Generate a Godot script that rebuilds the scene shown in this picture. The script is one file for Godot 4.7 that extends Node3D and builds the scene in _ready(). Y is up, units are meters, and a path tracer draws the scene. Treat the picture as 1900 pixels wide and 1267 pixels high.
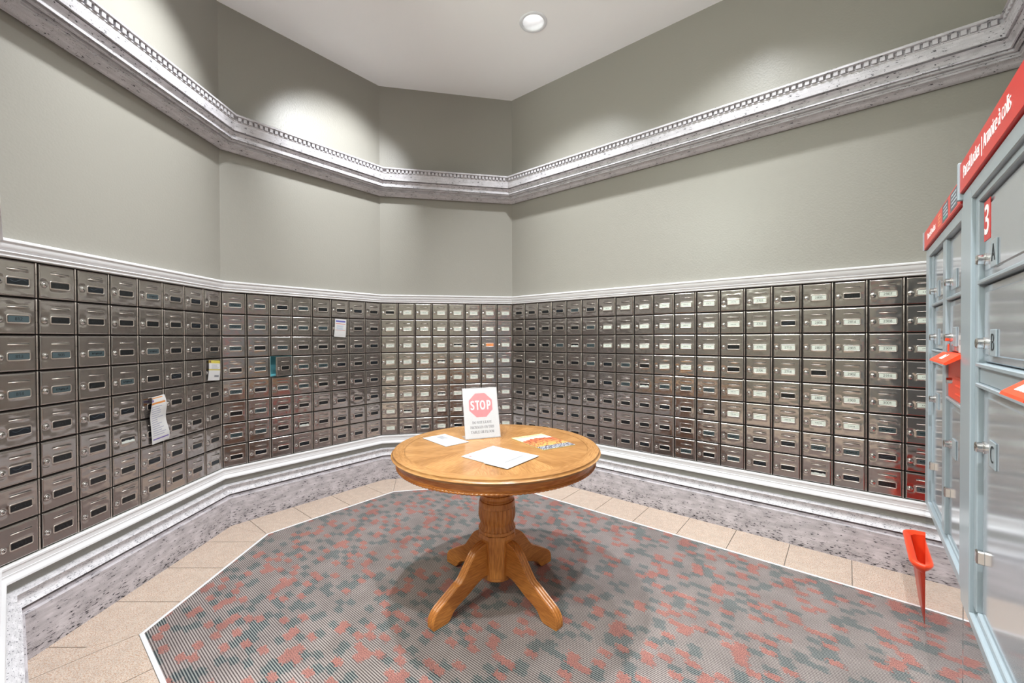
extends Node3D
# A mail room: four walls of steel mailboxes under a stone cornice, an oak pedestal table on a ribbed mat, parcel lockers.

const EYE := 1.325
const CEIL := 3.71
const BOX := 0.15987
const ROW := 0.15773
const BOX_TOP := 1.66197
const BOX_LOW := 0.40013

var rng := RandomNumberGenerator.new()
var M := {}
var PT: Array[Vector2] = []      # plan corners of the room (x right, y into the room), clockwise
var used := {}
const HL := 0                    # wall index = index of its first corner
const FL := 1
const LW := 2
const BL := 3
const BK := 4
const RW := 5
const FR := 6
const HE := 7

# ------------------------------------------------------------------ set-up
func _ready() -> void:
	rng.seed = 7
	make_plan()
	make_camera_and_light()
	make_materials()
	make_room()
	make_floor()
	make_mailboxes()
	make_lockers()
	make_bin()
	make_table()
	make_table_things()
	make_notices()

func make_plan() -> void:
	var a := Vector2.from_angle(deg_to_rad(89.577))
	var b := Vector2.from_angle(deg_to_rad(50.015))
	var c := Vector2.from_angle(deg_to_rad(11.411))
	var d := Vector2.from_angle(deg_to_rad(-39.247))
	var f := Vector2(d.y, -d.x)
	var p1 := Vector2(-2.07092, 2.91466)
	var p0 := p1 - a * BOX * 8.0
	var p2 := p1 + b * BOX * 8.0
	var p3 := p2 + c * BOX * 8.0
	var p4 := p3 + d * 3.36
	var q1 := p0 + d * 1.0
	var h1 := q1 + f * 3.0  # passage added out of view: closes the room, returns fill light
	var h2 := p4 + f * (h1 - p4).dot(f)
	PT = [h1, q1, p0, p1, p2, p3, p4, h2]

func make_camera_and_light() -> void:
	var cam := Camera3D.new()
	cam.name = "camera"
	cam.position = Vector3(0, EYE, 0)
	cam.rotation = Vector3(-0.00921, 0.0, -0.00395)
	cam.keep_aspect = Camera3D.KEEP_HEIGHT
	cam.fov = rad_to_deg(2.0 * atan(633.5 / 759.77))
	cam.near = 0.05
	cam.far = 40.0
	add_child(cam)
	cam.current = true
	var we := WorldEnvironment.new()
	we.name = "world_environment"
	var env := Environment.new()
	env.background_mode = Environment.BG_COLOR
	env.background_color = Color(0.05, 0.05, 0.05)
	env.tonemap_mode = Environment.TONE_MAPPER_LINEAR
	env.tonemap_exposure = 1.1
	env.sdfgi_enabled = true
	env.ssao_enabled = true
	env.ssil_enabled = true
	we.environment = env
	add_child(we)

# where the recessed ceiling lights are, on plan; the first is in view, the rest unseen; passage ones are added fill
var LAMPS := [
	# place on plan, strength, half angle, where it is aimed (place, height), label, softness of the edge
	[Vector2(0.17, 3.12), 1.2, 58.0, Vector3(0.17, 0.0, 3.12), "recessed ceiling light in view above the back corner of the room", 1.0],
	[Vector2(1.20, 2.29), 0.95, 58.0, Vector3(1.20, 0.0, 2.29), "unseen recessed ceiling light above the right wall near the parcel lockers", 1.0],  # out of view; lights the right wall below the cornice
	[Vector2(-0.52, 2.05), 2.2, 62.0, Vector3(-0.52, 0.0, 2.05), "unseen recessed ceiling light almost above the round table", 1.0],  # out of view; main light on the tabletop and mat
	[Vector2(-1.20, 2.30), 1.2, 34.0, Vector3(-2.07, 2.66, 2.25), "unseen recessed ceiling light turned to brighten the left mailbox wall", 1.0],  # out of view; aimed to give the left wall its bright patch
	[Vector2(-0.73, 2.78), 1.45, 30.0, Vector3(-1.50, 2.72, 3.58), "unseen recessed ceiling light turned to brighten the angled wall", 1.0],  # out of view; narrow beam placed for the glow above this cornice
	[Vector2(0.40, 0.38), 2.25, 70.0, Vector3(0.40, 0.0, 0.38), "unseen recessed ceiling light above the entrance of the room", 1.0],  # out of view; lights the lower walls and the mat
	[Vector2(-1.00, -0.60), 1.0, 50.0, Vector3(-1.00, 0.0, -0.60), "added fill light recessed in the passage ceiling nearest the entrance", 1.0],  # added fill, with the two below; their bounce lifts the ceiling
	[Vector2(-1.40, -1.10), 1.0, 50.0, Vector3(-1.40, 0.0, -1.10), "added fill light recessed in the middle of the passage ceiling", 1.0],
	[Vector2(-1.95, -1.80), 1.0, 50.0, Vector3(-1.95, 0.0, -1.80), "added fill light recessed at the far end of the passage ceiling", 1.0],
]
const LAMP_ENERGY := 3.5
const FILL_GLOBE_ENERGY := 3.5  # strength of the added fill lamp in the passage

# ------------------------------------------------------------------ materials
func std(c: Color, rough := 0.6, metal := 0.0) -> StandardMaterial3D:
	var m := StandardMaterial3D.new()
	m.albedo_color = c
	m.roughness = rough
	m.metallic = metal
	return m

func c8(r: int, g: int, b: int) -> Color:
	return Color(r / 255.0, g / 255.0, b / 255.0)

func noise_bytes(w: int, h: int, freq: float, s: int, oct := 3, kind := FastNoiseLite.TYPE_SIMPLEX_SMOOTH) -> PackedByteArray:
	var n := FastNoiseLite.new()
	n.noise_type = kind
	n.seed = s
	n.frequency = freq
	n.fractal_octaves = oct
	var im := n.get_seamless_image(w, h)
	im.convert(Image.FORMAT_L8)
	return im.get_data()

func stretched(w: int, h: int, sx: int, sy: int, freq: float, s: int, oct := 3) -> PackedByteArray:
	var n := FastNoiseLite.new()
	n.noise_type = FastNoiseLite.TYPE_SIMPLEX_SMOOTH
	n.seed = s
	n.frequency = freq
	n.fractal_octaves = oct
	var im := n.get_seamless_image(w / sx, h / sy)
	im.convert(Image.FORMAT_L8)
	im.resize(w, h, Image.INTERPOLATE_CUBIC)
	return im.get_data()

func to_tex(w: int, h: int, d: PackedByteArray) -> ImageTexture:
	var im := Image.create_from_data(w, h, false, Image.FORMAT_RGB8, d)
	im.generate_mipmaps()
	return ImageTexture.create_from_image(im)

func put(d: PackedByteArray, i: int, c: Color) -> void:
	d[i * 3] = int(clampf(c.r, 0, 1) * 255.0)
	d[i * 3 + 1] = int(clampf(c.g, 0, 1) * 255.0)
	d[i * 3 + 2] = int(clampf(c.b, 0, 1) * 255.0)

func stone_texture(base: Color, dark: Color, pit_at: int, blotch: float, s: int, worn := 0.0) -> ImageTexture:
	var w := 1024
	var h := 512
	var pits := stretched(w, h, 3, 1, 0.055, s, 3)
	var fine := noise_bytes(w, h, 0.22, s + 1, 2)
	var big := noise_bytes(w, h, 0.006, s + 2, 3)
	var veins := stretched(w, h, 8, 1, 0.03, s + 3, 3)
	var d := PackedByteArray()
	d.resize(w * h * 3)
	for i in w * h:
		var b := big[i] / 255.0
		var low := pow(float(i / w) / h, 3.0) * worn
		var cut := float(pit_at) + (0.5 - b) * 46.0 + low * 34.0
		var k := clampf((cut - pits[i]) / 10.0, 0.0, 1.0)
		k = maxf(k, clampf((float(pit_at) - 8.0 + (0.5 - b) * 40.0 + low * 40.0 - fine[i]) / 14.0, 0.0, 1.0) * 0.8)
		var t := 1.0 + (fine[i] / 255.0 - 0.5) * 0.14 + (b - 0.5) * blotch + (veins[i] / 255.0 - 0.5) * 0.16
		put(d, i, (base * t).lerp(dark, k))
	return to_tex(w, h, d)

func granite_texture() -> ImageTexture:
	var n := 512
	var a := noise_bytes(n, n, 0.30, 41, 2)
	var b := noise_bytes(n, n, 0.16, 42, 2)
	var c := noise_bytes(n, n, 0.02, 43, 2)
	var d := PackedByteArray()
	d.resize(n * n * 3)
	for i in n * n:
		var col := c8(200, 184, 170) * (0.97 + (c[i] / 255.0 - 0.5) * 0.1)
		col = col.lerp(c8(226, 216, 206), clampf((a[i] - 150) / 60.0, 0, 1) * 0.7)
		col = col.lerp(c8(178, 142, 118), clampf((116 - b[i]) / 34.0, 0, 1) * 0.9)
		col = col.lerp(c8(110, 92, 84), clampf((66 - a[i]) / 20.0, 0, 1))
		put(d, i, col)
	return to_tex(n, n, d)

func wood_texture(s: int, light: Color, dark: Color) -> ImageTexture:
	# grain runs along u
	var w := 512
	var h := 512
	var grain := stretched(w, h, 16, 1, 0.06, s, 3)
	var fine := stretched(w, h, 8, 1, 0.25, s + 1, 2)
	var big := stretched(w, h, 4, 1, 0.012, s + 2, 2)
	var d := PackedByteArray()
	d.resize(w * h * 3)
	for i in w * h:
		var g := grain[i] / 255.0
		var t := clampf(0.5 + (big[i] / 255.0 - 0.5) * 0.9 + (sin(g * 26.0) * 0.5) * 0.35 + (fine[i] / 255.0 - 0.5) * 0.8, 0, 1)
		put(d, i, dark.lerp(light, t))
	return to_tex(w, h, d)

func carpet_images() -> Array:
	# one metre of ribbed mat: ribs run along u, 100 ribs across v, cells of ribs and of flecked pile
	var n := 1280
	var nb := 110
	var fleck := noise_bytes(n, n, 0.20, 71, 2)
	var bend := noise_bytes(n, n, 0.045, 73, 2)
	var worn := noise_bytes(n, n, 0.004, 72, 3)
	var r := RandomNumberGenerator.new()
	r.seed = 5
	var cells := 18
	var rows := 30
	var kinds := PackedByteArray()
	kinds.resize(cells * rows)
	for j in rows:
		for i in cells:
			var q := r.randf()
			var k := 2
			if q < 0.25:
				k = 0
			elif q < 0.52:
				k = 1
			if i > 0 and k < 2 and kinds[j * cells + i - 1] == k and r.randf() < 0.7:
				k = 2
			kinds[j * cells + i] = k
	var d := PackedByteArray()
	d.resize(n * n * 3)
	var hgt := PackedByteArray()
	hgt.resize(n * n)
	for y in n:
		var rib := float(y) * nb / n
		var ph := rib - floorf(rib)
		var prof := sin(ph * PI)                    # 0 in the groove, 1 on the rib
		for x in n:
			var i := y * n + x
			var f := fleck[i] / 255.0
			var g := bend[i] / 255.0 - 0.5
			var rw := int(float(y) / n * rows + g * 0.55 + 0.5 + (f - 0.5) * 0.25) % rows
			var k := kinds[rw * cells + int(float(x) / n * cells + (rw % 2) * 0.5 + (rw * 7 % 5) * 0.13 + g * 0.5 + (f - 0.5) * 0.4 + 1.0) % cells]
			var col: Color
			if k == 0:
				col = c8(116, 78, 76).lerp(c8(232, 158, 144), clampf(0.36 + prof * 0.36 + (f - 0.5) * 2.6, 0, 1))
				hgt[i] = int(clampf(70 + prof * 80 + (f - 0.5) * 190, 0, 255))
			elif k == 1:
				col = c8(30, 44, 52).lerp(c8(196, 196, 190), clampf(prof * 1.45 - 0.50 + (f - 0.5) * 0.4, 0, 1))
				hgt[i] = int(prof * 190)
			else:
				col = c8(80, 67, 67).lerp(c8(206, 194, 189), clampf(prof * 1.4 - 0.30 + (f - 0.5) * 0.9, 0, 1))
				hgt[i] = int(40 + prof * 190)
			put(d, i, col * (0.72 + worn[i] / 255.0 * 0.10))
	var him := Image.create_from_data(n, n, false, Image.FORMAT_L8, hgt)
	him.bump_map_to_normal_map(2.0)
	return [to_tex(n, n, d), ImageTexture.create_from_image(him)]

func print_texture(kind: int) -> ImageTexture:
	# what is printed on letters, slips and name cards that cannot be read: grey bars for lines of type
	var w := 256
	var h := 192
	var im := Image.create(w, h, false, Image.FORMAT_RGB8)
	var r := RandomNumberGenerator.new()
	r.seed = 100 + kind
	im.fill(c8(240, 239, 238))
	match kind:
		0: # letter with an address window
			im.fill_rect(Rect2i(28, 48, 90, 62), c8(196, 196, 200))
			for k in 5:
				im.fill_rect(Rect2i(36, 56 + k * 10, 40 + r.randi_range(0, 30), 4), c8(150, 150, 156))
		1: # letter with red and grey print
			im.fill_rect(Rect2i(22, 30, 14, 14), c8(214, 90, 90))
			for k in 3:
				im.fill_rect(Rect2i(42, 30 + k * 9, 70 + r.randi_range(0, 30), 3), c8(168, 168, 176))
			im.fill_rect(Rect2i(26, 66, 60, 4), c8(222, 130, 130))
			for k in 5:
				im.fill_rect(Rect2i(96, 92 + k * 11, 60 + r.randi_range(0, 60), 5), c8(176, 176, 182))
		2: # letter with a grey window
			im.fill_rect(Rect2i(60, 96, 150, 60), c8(190, 190, 192))
			im.fill_rect(Rect2i(60, 96, 150, 5), c8(120, 120, 124))
			for k in 3:
				im.fill_rect(Rect2i(20, 22 + k * 10, 60 + r.randi_range(0, 30), 4), c8(180, 180, 188))
		3: # delivery slip, yellow bands
			im.fill_rect(Rect2i(0, 0, w, 28), c8(232, 214, 92))
			im.fill_rect(Rect2i(0, 84, w, 12), c8(214, 196, 84))
			im.fill_rect(Rect2i(8, 4, 40, 20), c8(120, 80, 40))
			for k in 6:
				im.fill_rect(Rect2i(60, 36 + k * 8, 120 + r.randi_range(0, 50), 3), c8(176, 176, 182))
			im.fill_rect(Rect2i(130, 140, 100, 20), c8(150, 150, 156))
		4: # long slip, orange line at the top
			im.fill_rect(Rect2i(20, 4, 200, 4), c8(240, 160, 80))
			im.fill_rect(Rect2i(20, 24, 220, 7), c8(238, 150, 70))
			im.fill_rect(Rect2i(20, 12, 60, 8), c8(120, 90, 170))
			for k in 14:
				im.fill_rect(Rect2i(24, 40 + k * 9, 90 + r.randi_range(0, 110), 3), c8(176, 178, 200))
			im.fill_rect(Rect2i(20, 172, 220, 5), c8(130, 110, 190))
		5: # short slip, blue and pink bands
			im.fill_rect(Rect2i(20, 16, 216, 18), c8(110, 110, 190))
			im.fill_rect(Rect2i(20, 48, 216, 8), c8(226, 150, 140))
			for k in 4:
				im.fill_rect(Rect2i(40, 70 + k * 12, 90 + r.randi_range(0, 80), 5), c8(170, 190, 220))
			im.fill_rect(Rect2i(20, 118, 216, 5), c8(226, 160, 150))
		6, 7: # name card with a small illegible mark
			im.fill(c8(206, 212, 202))
			for k in 5:
				im.fill_rect(Rect2i(70 + k * 24 + r.randi_range(-4, 4), 70, 12, 44 + r.randi_range(-8, 14)), c8(112, 118, 116))
		8: # grey-green card with dark scribble
			im.fill(c8(60, 72, 75))
			for k in 9:
				im.fill_rect(Rect2i(40 + k * 20 + r.randi_range(-6, 6), 60 + r.randi_range(-14, 14), 14, 60), c8(26, 32, 36))
		9: # dark card, a pale crease
			im.fill(c8(16, 22, 28))
			for k in 40:
				im.fill_rect(Rect2i(30 + k * 5, 60 + int(40.0 * sin(k * 0.16)), 7, 7), c8(84, 92, 100))
		10:
			im.fill(c8(18, 20, 22))
			for k in 18:
				im.fill_rect(Rect2i(r.randi_range(20, 230), r.randi_range(40, 140), 16, 5), c8(62, 66, 68))
		11: # orange card
			im.fill(c8(232, 150, 96))
			for k in 5:
				im.fill_rect(Rect2i(60 + k * 28, 70, 14, 50), c8(170, 84, 50))
		12: # half white, half dark card
			im.fill(c8(20, 24, 28))
			im.fill_rect(Rect2i(0, 100, w, 92), c8(196, 200, 194))
			for k in 6:
				im.fill_rect(Rect2i(r.randi_range(20, 230), 80, 26, 40), c8(196, 200, 194))
	return ImageTexture.create_from_image(im)

func magazine_texture() -> ImageTexture:
	var w := 200
	var h := 260
	var a := noise_bytes(w, h, 0.05, 81, 4)
	var b := noise_bytes(w, h, 0.11, 82, 3)
	var d := PackedByteArray()
	d.resize(w * h * 3)
	for y in h:
		for x in w:
			var i := y * w + x
			var v := float(y) / h
			var top := 0.36 - 0.10 * sin(float(x) / w * 3.0) + (a[i] / 255.0 - 0.5) * 0.10
			var col: Color
			if v < top:
				col = c8(250, 236, 170).lerp(c8(252, 246, 226), clampf((v - 0.05) * 4.0, 0, 1))
			elif v < 0.80:
				col = c8(226, 92, 62).lerp(c8(248, 190, 104), clampf((v - top) * 2.0 + (b[i] / 255.0 - 0.5) * 1.4, 0, 1))
				if a[i] < 92:
					col = c8(140, 70, 50)
			else:
				col = c8(72, 66, 84)
				if b[i] > 148:
					col = c8(236, 240, 244)
			if v > 0.04 and v < 0.075 and x > 20 and x < 170 and (x / 5) % 4 != 0:
				col = c8(150, 132, 90)
			put(d, i, col * 0.86)
	return to_tex(w, h, d)

func header_texture() -> ImageTexture:
	# far sign: red with a dark panel of pale print and a red fold in the middle
	var w := 512
	var h := 64
	var im := Image.create(w, h, false, Image.FORMAT_RGB8)
	var r := RandomNumberGenerator.new()
	r.seed = 12
	im.fill(c8(214, 66, 58))
	for k in 4:
		im.fill_rect(Rect2i(246, 12 + k * 11, 30 + r.randi_range(0, 16), 5), c8(240, 160, 96))
	im.fill_rect(Rect2i(310, 4, 176, 54), c8(72, 80, 92))
	im.fill_rect(Rect2i(384, 4, 26, 54), c8(216, 60, 56))
	for k in 4:
		im.fill_rect(Rect2i(322, 10 + k * 11, 44 + r.randi_range(0, 12), 5), c8(180, 190, 200))
		im.fill_rect(Rect2i(420, 10 + k * 11, 44 + r.randi_range(0, 14), 5), c8(180, 190, 200))
	im.fill_rect(Rect2i(322, 42, 30, 7), c8(90, 190, 170))
	return ImageTexture.create_from_image(im)

func textured(t: Texture2D, rough: float, metal := 0.0, sc := Vector3.ONE) -> StandardMaterial3D:
	var m := std(Color.WHITE, rough, metal)
	m.albedo_texture = t
	m.uv1_scale = sc
	return m

func printed(kind: int) -> StandardMaterial3D:
	var m := textured(print_texture(kind), 0.65)
	m.albedo_color = c8(204, 203, 203)
	return m

func normal_noise(freq: float, s: int, strength: float, n := 256) -> NoiseTexture2D:
	var t := NoiseTexture2D.new()
	var f := FastNoiseLite.new()
	f.seed = s
	f.frequency = freq
	f.fractal_octaves = 3
	t.noise = f
	t.width = n
	t.height = n
	t.seamless = true
	t.as_normal_map = true
	t.bump_strength = strength
	return t

func make_materials() -> void:
	M.paint = std(c8(151, 148, 140), 0.38)
	M.paint.normal_enabled = true
	M.paint.normal_texture = normal_noise(0.08, 3, 1.2)
	M.paint.normal_scale = 0.25
	M.paint.uv1_scale = Vector3(3, 3, 3)
	M.ceiling = std(c8(250, 250, 250), 0.9)
	M.white = std(c8(222, 221, 223), 0.3)
	M.stone = textured(stone_texture(c8(184, 178, 182), c8(46, 44, 50), 50, 0.20, 11, 1.0), 0.5, 0.0, Vector3(1.3, 3.25, 1))
	M.stone_light = textured(stone_texture(c8(208, 205, 208), c8(90, 90, 98), 70, 0.10, 21), 0.42, 0.0, Vector3(3.0, 6.0, 1))
	M.cornice = textured(stone_texture(c8(198, 195, 200), c8(52, 50, 56), 52, 0.10, 31), 0.5, 0.0, Vector3(1.6, 3.2, 1))
	M.dentil = std(c8(192, 189, 194), 0.55)
	M.granite = textured(granite_texture(), 0.4, 0.0, Vector3(1.5, 1.5, 1.5))
	M.grout = std(c8(120, 112, 104), 0.9)
	var ct := carpet_images()
	M.carpet = textured(ct[0], 0.95)
	M.carpet.normal_enabled = true
	M.carpet.normal_texture = ct[1]
	M.carpet.normal_scale = 1.0
	M.edging = std(c8(236, 236, 238), 0.35, 0.25)
	M.steel = std(c8(178, 172, 168), 0.15, 0.95)
	M.steel_edge = std(c8(206, 196, 188), 0.30, 0.92)
	M.chrome = std(c8(214, 212, 210), 0.14, 1.0)
	M.brass = std(c8(196, 170, 140), 0.22, 1.0)
	M.box_body = std(c8(52, 47, 44), 0.5, 0.5)
	M.box_inside = std(c8(120, 190, 200), 0.5)
	M.dark = std(c8(14, 13, 13), 0.6)
	M.ink = std(c8(30, 34, 36), 0.8)
	M.cards = {}
	for k in [6, 7, 8, 9, 10, 11, 12]:
		M.cards[k] = textured(print_texture(k), 0.25)
	M.cards[0] = std(c8(206, 212, 202), 0.3)
	M.cards[1] = std(c8(66, 80, 84), 0.3)
	M.locker = std(c8(150, 161, 168), 0.26)
	M.locker_door = std(c8(182, 187, 194), 0.12, 0.5)
	M.mirror = std(c8(214, 218, 222), 0.035, 1.0)
	M.red = std(c8(200, 44, 40), 0.35)
	M.orange = std(c8(238, 70, 34), 0.35)
	M.header = textured(header_texture(), 0.35)
	M.letter_white = std(c8(244, 240, 240), 0.6)
	M.wood = textured(wood_texture(51, c8(176, 130, 80), c8(140, 95, 50)), 0.24)
	M.wood_dark = textured(wood_texture(61, c8(212, 142, 70), c8(160, 94, 40)), 0.3)
	M.wood_edge = textured(wood_texture(66, c8(204, 130, 62), c8(160, 90, 38)), 0.24)
	M.paper = std(c8(204, 202, 204), 0.7)
	M.acrylic = std(Color(0.95, 0.96, 0.98, 0.12), 0.05)
	M.acrylic.transparency = BaseMaterial3D.TRANSPARENCY_ALPHA
	M.sign_red = std(c8(214, 66, 74), 0.6)
	M.lamp_glow = std(Color.WHITE, 0.5)
	M.lamp_glow.emission_enabled = true
	M.lamp_glow.emission = Color(1.0, 0.98, 0.95)
	M.lamp_glow.emission_energy_multiplier = 1.3
	M.globe = std(Color.WHITE, 0.4)  # glowing glass of the added fill lamp
	M.globe.emission_enabled = true
	M.globe.emission = Color(0.965, 1.0, 0.955)
	M.globe.emission_energy_multiplier = 2.0
	M.lamp_white = std(c8(226, 228, 232), 0.3)

# ------------------------------------------------------------------ mesh building
func v3(p: Vector2, y: float) -> Vector3:
	return Vector3(p.x, y, -p.y)

class MB:
	var v := PackedVector3Array()
	var n := PackedVector3Array()
	var t := PackedVector2Array()
	func tri(a: Vector3, b: Vector3, c: Vector3, na: Vector3, nb: Vector3, nc: Vector3, ta := Vector2.ZERO, tb := Vector2.ZERO, tc := Vector2.ZERO) -> void:
		var g := (b - a).cross(c - a)
		if g.length_squared() < 1e-18:
			return
		if g.dot(na + nb + nc) > 0.0:      # front faces run clockwise
			v.append_array([a, c, b]); n.append_array([na, nc, nb]); t.append_array([ta, tc, tb])
		else:
			v.append_array([a, b, c]); n.append_array([na, nb, nc]); t.append_array([ta, tb, tc])
	func quad(a: Vector3, b: Vector3, c: Vector3, d: Vector3, nn: Vector3, ta := Vector2.ZERO, tb := Vector2.ZERO, tc := Vector2.ZERO, td := Vector2.ZERO) -> void:
		tri(a, b, c, nn, nn, nn, ta, tb, tc)
		tri(a, c, d, nn, nn, nn, ta, tc, td)
	# flat face with UVs in metres laid in its own plane
	func face(p: Array, nn: Vector3) -> void:
		var ux := (Vector3.UP.cross(nn)).normalized() if absf(nn.y) < 0.9 else Vector3.RIGHT
		var uy := nn.cross(ux)
		for k in range(1, p.size() - 1):
			tri(p[0], p[k], p[k + 1], nn, nn, nn, Vector2(p[0].dot(ux), -p[0].dot(uy)), Vector2(p[k].dot(ux), -p[k].dot(uy)), Vector2(p[k + 1].dot(ux), -p[k + 1].dot(uy)))
	# chamfered box
	func box(c: Vector3, s: Vector3, e := 0.0, b := Basis.IDENTITY) -> void:
		var h := s * 0.5
		if e <= 0.0:
			for ax in 3:
				for sg in [-1.0, 1.0]:
					var q := []
					for k in [[-1, -1], [1, -1], [1, 1], [-1, 1]]:
						var w := Vector3.ZERO
						w[ax] = sg * h[ax]; w[(ax + 1) % 3] = k[0] * h[(ax + 1) % 3]; w[(ax + 2) % 3] = k[1] * h[(ax + 2) % 3]
						q.append(c + b * w)
					var nn := Vector3.ZERO
					nn[ax] = sg
					face(q, b * nn)
			return
		for ax in 3:
			var i := (ax + 1) % 3
			var j := (ax + 2) % 3
			for sg in [-1.0, 1.0]:
				var q := []
				for k in [[-1, -1], [1, -1], [1, 1], [-1, 1]]:
					var w := Vector3.ZERO
					w[ax] = sg * h[ax]; w[i] = k[0] * (h[i] - e); w[j] = k[1] * (h[j] - e)
					q.append(c + b * w)
				var nn := Vector3.ZERO
				nn[ax] = sg
				face(q, b * nn)
			for s1 in [-1.0, 1.0]:
				for s2 in [-1.0, 1.0]:
					var q2 := []
					for k in [[-1, 0], [1, 0], [1, 1], [-1, 1]]:
						var w2 := Vector3.ZERO
						w2[ax] = k[0] * (h[ax] - e)
						w2[i] = s1 * (h[i] - (e if k[1] == 1 else 0.0))
						w2[j] = s2 * (h[j] - (e if k[1] == 0 else 0.0))
						q2.append(c + b * w2)
					var n2 := Vector3.ZERO
					n2[i] = s1; n2[j] = s2
					face(q2, b * n2.normalized())
		for s1 in [-1.0, 1.0]:
			for s2 in [-1.0, 1.0]:
				for s3 in [-1.0, 1.0]:
					var sg3 := Vector3(s1, s2, s3)
					var q3 := []
					for ax in 3:
						var w3 := h - Vector3(e, e, e)
						w3[ax] = h[ax]
						q3.append(c + b * (w3 * sg3))
					face(q3, b * sg3.normalized())
	# rows of points; creases between rows sharper than the limit; the outside is where `out` points from
	func grid(rows: Array, closed: bool, uv: Callable, flip := false, limit := 0.72) -> void:
		var R := rows.size()
		var C: int = rows[0].size()
		var cc := C if closed else C - 1
		var fn := []
		for r in R - 1:
			var line := []
			for c in cc:
				var a: Vector3 = rows[r][c]
				var b: Vector3 = rows[r][(c + 1) % C]
				var d: Vector3 = rows[r + 1][c]
				var e: Vector3 = rows[r + 1][(c + 1) % C]
				var g := (e - a).cross(d - b)
				g = g.normalized() if g.length() > 1e-12 else Vector3.ZERO
				line.append(-g if flip else g)
			fn.append(line)
		var crease := [true]
		for r in range(1, R - 1):
			var m := 1.0
			for c in range(0, cc, maxi(1, cc / 6)):
				if fn[r - 1][c] != Vector3.ZERO and fn[r][c] != Vector3.ZERO:
					m = minf(m, fn[r - 1][c].dot(fn[r][c]))
			crease.append(m < limit)
		crease.append(true)
		var at := func(r: int, c: int, side: int) -> Vector3:
			# normal of vertex (r, c) as seen by the band above (side 0) or below (side 1)
			var s := Vector3.ZERO
			for rr in [r - 1, r]:
				if rr < 0 or rr >= R - 1:
					continue
				if crease[r] and ((side == 0 and rr == r) or (side == 1 and rr == r - 1)):
					continue
				for k in [c - 1, c]:
					var q: int = k
					if closed:
						q = (k + cc) % cc
					elif k < 0 or k >= cc:
						continue
					s += fn[rr][q]
			return s.normalized()
		for r in R - 1:
			for c in cc:
				var d := (c + 1) % C
				var n00: Vector3 = at.call(r, c, 1)
				var n01: Vector3 = at.call(r, d, 1)
				var n10: Vector3 = at.call(r + 1, c, 0)
				var n11: Vector3 = at.call(r + 1, d, 0)
				var t00: Vector2 = uv.call(r, c)
				var t01: Vector2 = uv.call(r, c + 1)
				var t10: Vector2 = uv.call(r + 1, c)
				var t11: Vector2 = uv.call(r + 1, c + 1)
				tri(rows[r][c], rows[r][d], rows[r + 1][d], n00, n01, n11, t00, t01, t11)
				tri(rows[r][c], rows[r + 1][d], rows[r + 1][c], n00, n11, n10, t00, t11, t10)
	# turned profile of (radius, height), top to bottom or bottom to top; flutes: function (row, angle) -> radius factor
	func lathe(prof: Array, seg: int, c := Vector3.ZERO, along := true, flute = null) -> void:
		var rows := []
		var arc := [0.0]
		for k in prof.size():
			var p: Vector2 = prof[k]
			if k > 0:
				arc.append(arc[k - 1] + p.distance_to(prof[k - 1]))
			var line := []
			for s in seg:
				var a := TAU * s / seg
				var r: float = p.x * (flute.call(k, a) if flute != null else 1.0)
				line.append(c + Vector3(cos(a) * r, p.y, sin(a) * r))
			rows.append(line)
		var rad := 0.0
		for p in prof:
			rad = maxf(rad, p.x)
		var uv := func(r: int, s: int) -> Vector2:
			return Vector2(arc[r], TAU * s / seg * rad) if along else Vector2(TAU * s / seg * rad, arc[r])
		# which way is out: compare with the first sloping ring
		var flip := false
		for k in range(1, prof.size()):
			if absf(prof[k].y - prof[k - 1].y) > 1e-5 and prof[k].x + prof[k - 1].x > 1e-5:
				var g: Vector3 = (rows[k][1] - rows[k - 1][0]).cross(rows[k][0] - rows[k - 1][1])
				flip = g.dot(Vector3(cos(TAU / seg * 0.5), 0, sin(TAU / seg * 0.5))) < 0.0
				if prof[k].distance_to(prof[k - 1]) > 0.0:
					break
		grid(rows, true, uv, flip)
	func mesh() -> ArrayMesh:
		var m := ArrayMesh.new()
		add_to(m)
		return m
	func add_to(m: ArrayMesh) -> void:
		var a := []
		a.resize(Mesh.ARRAY_MAX)
		a[Mesh.ARRAY_VERTEX] = v
		a[Mesh.ARRAY_NORMAL] = n
		a[Mesh.ARRAY_TEX_UV] = t
		m.add_surface_from_arrays(Mesh.PRIMITIVE_TRIANGLES, a)

func numbered(called: String) -> String:
	if not used.has(called):
		used[called] = 0
		return called
	used[called] += 1
	return "%s_%03d" % [called, used[called]]

func tag(o: Node, label: String, category: String, group := "", kind := "") -> Node:
	o.set_meta("label", label)
	if category:
		o.set_meta("category", category)
	if group:
		o.set_meta("group", group)
	if kind:
		o.set_meta("kind", kind)
	return o

func thing(called: String, label: String, category: String, at := Vector3.ZERO, group := "", kind := "") -> Node3D:
	var o := Node3D.new()
	o.name = numbered(called)
	o.position = at
	add_child(o)
	tag(o, label, category, group, kind)
	return o

func obj(called: String, mesh: Mesh, mat: Material, parent: Node = null) -> MeshInstance3D:
	var o := MeshInstance3D.new()
	o.mesh = mesh
	if mat:
		o.material_override = mat
	if parent == null:
		o.name = numbered(called)
		add_child(o)
	else:
		o.name = called
		parent.add_child(o, true)
	return o

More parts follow.
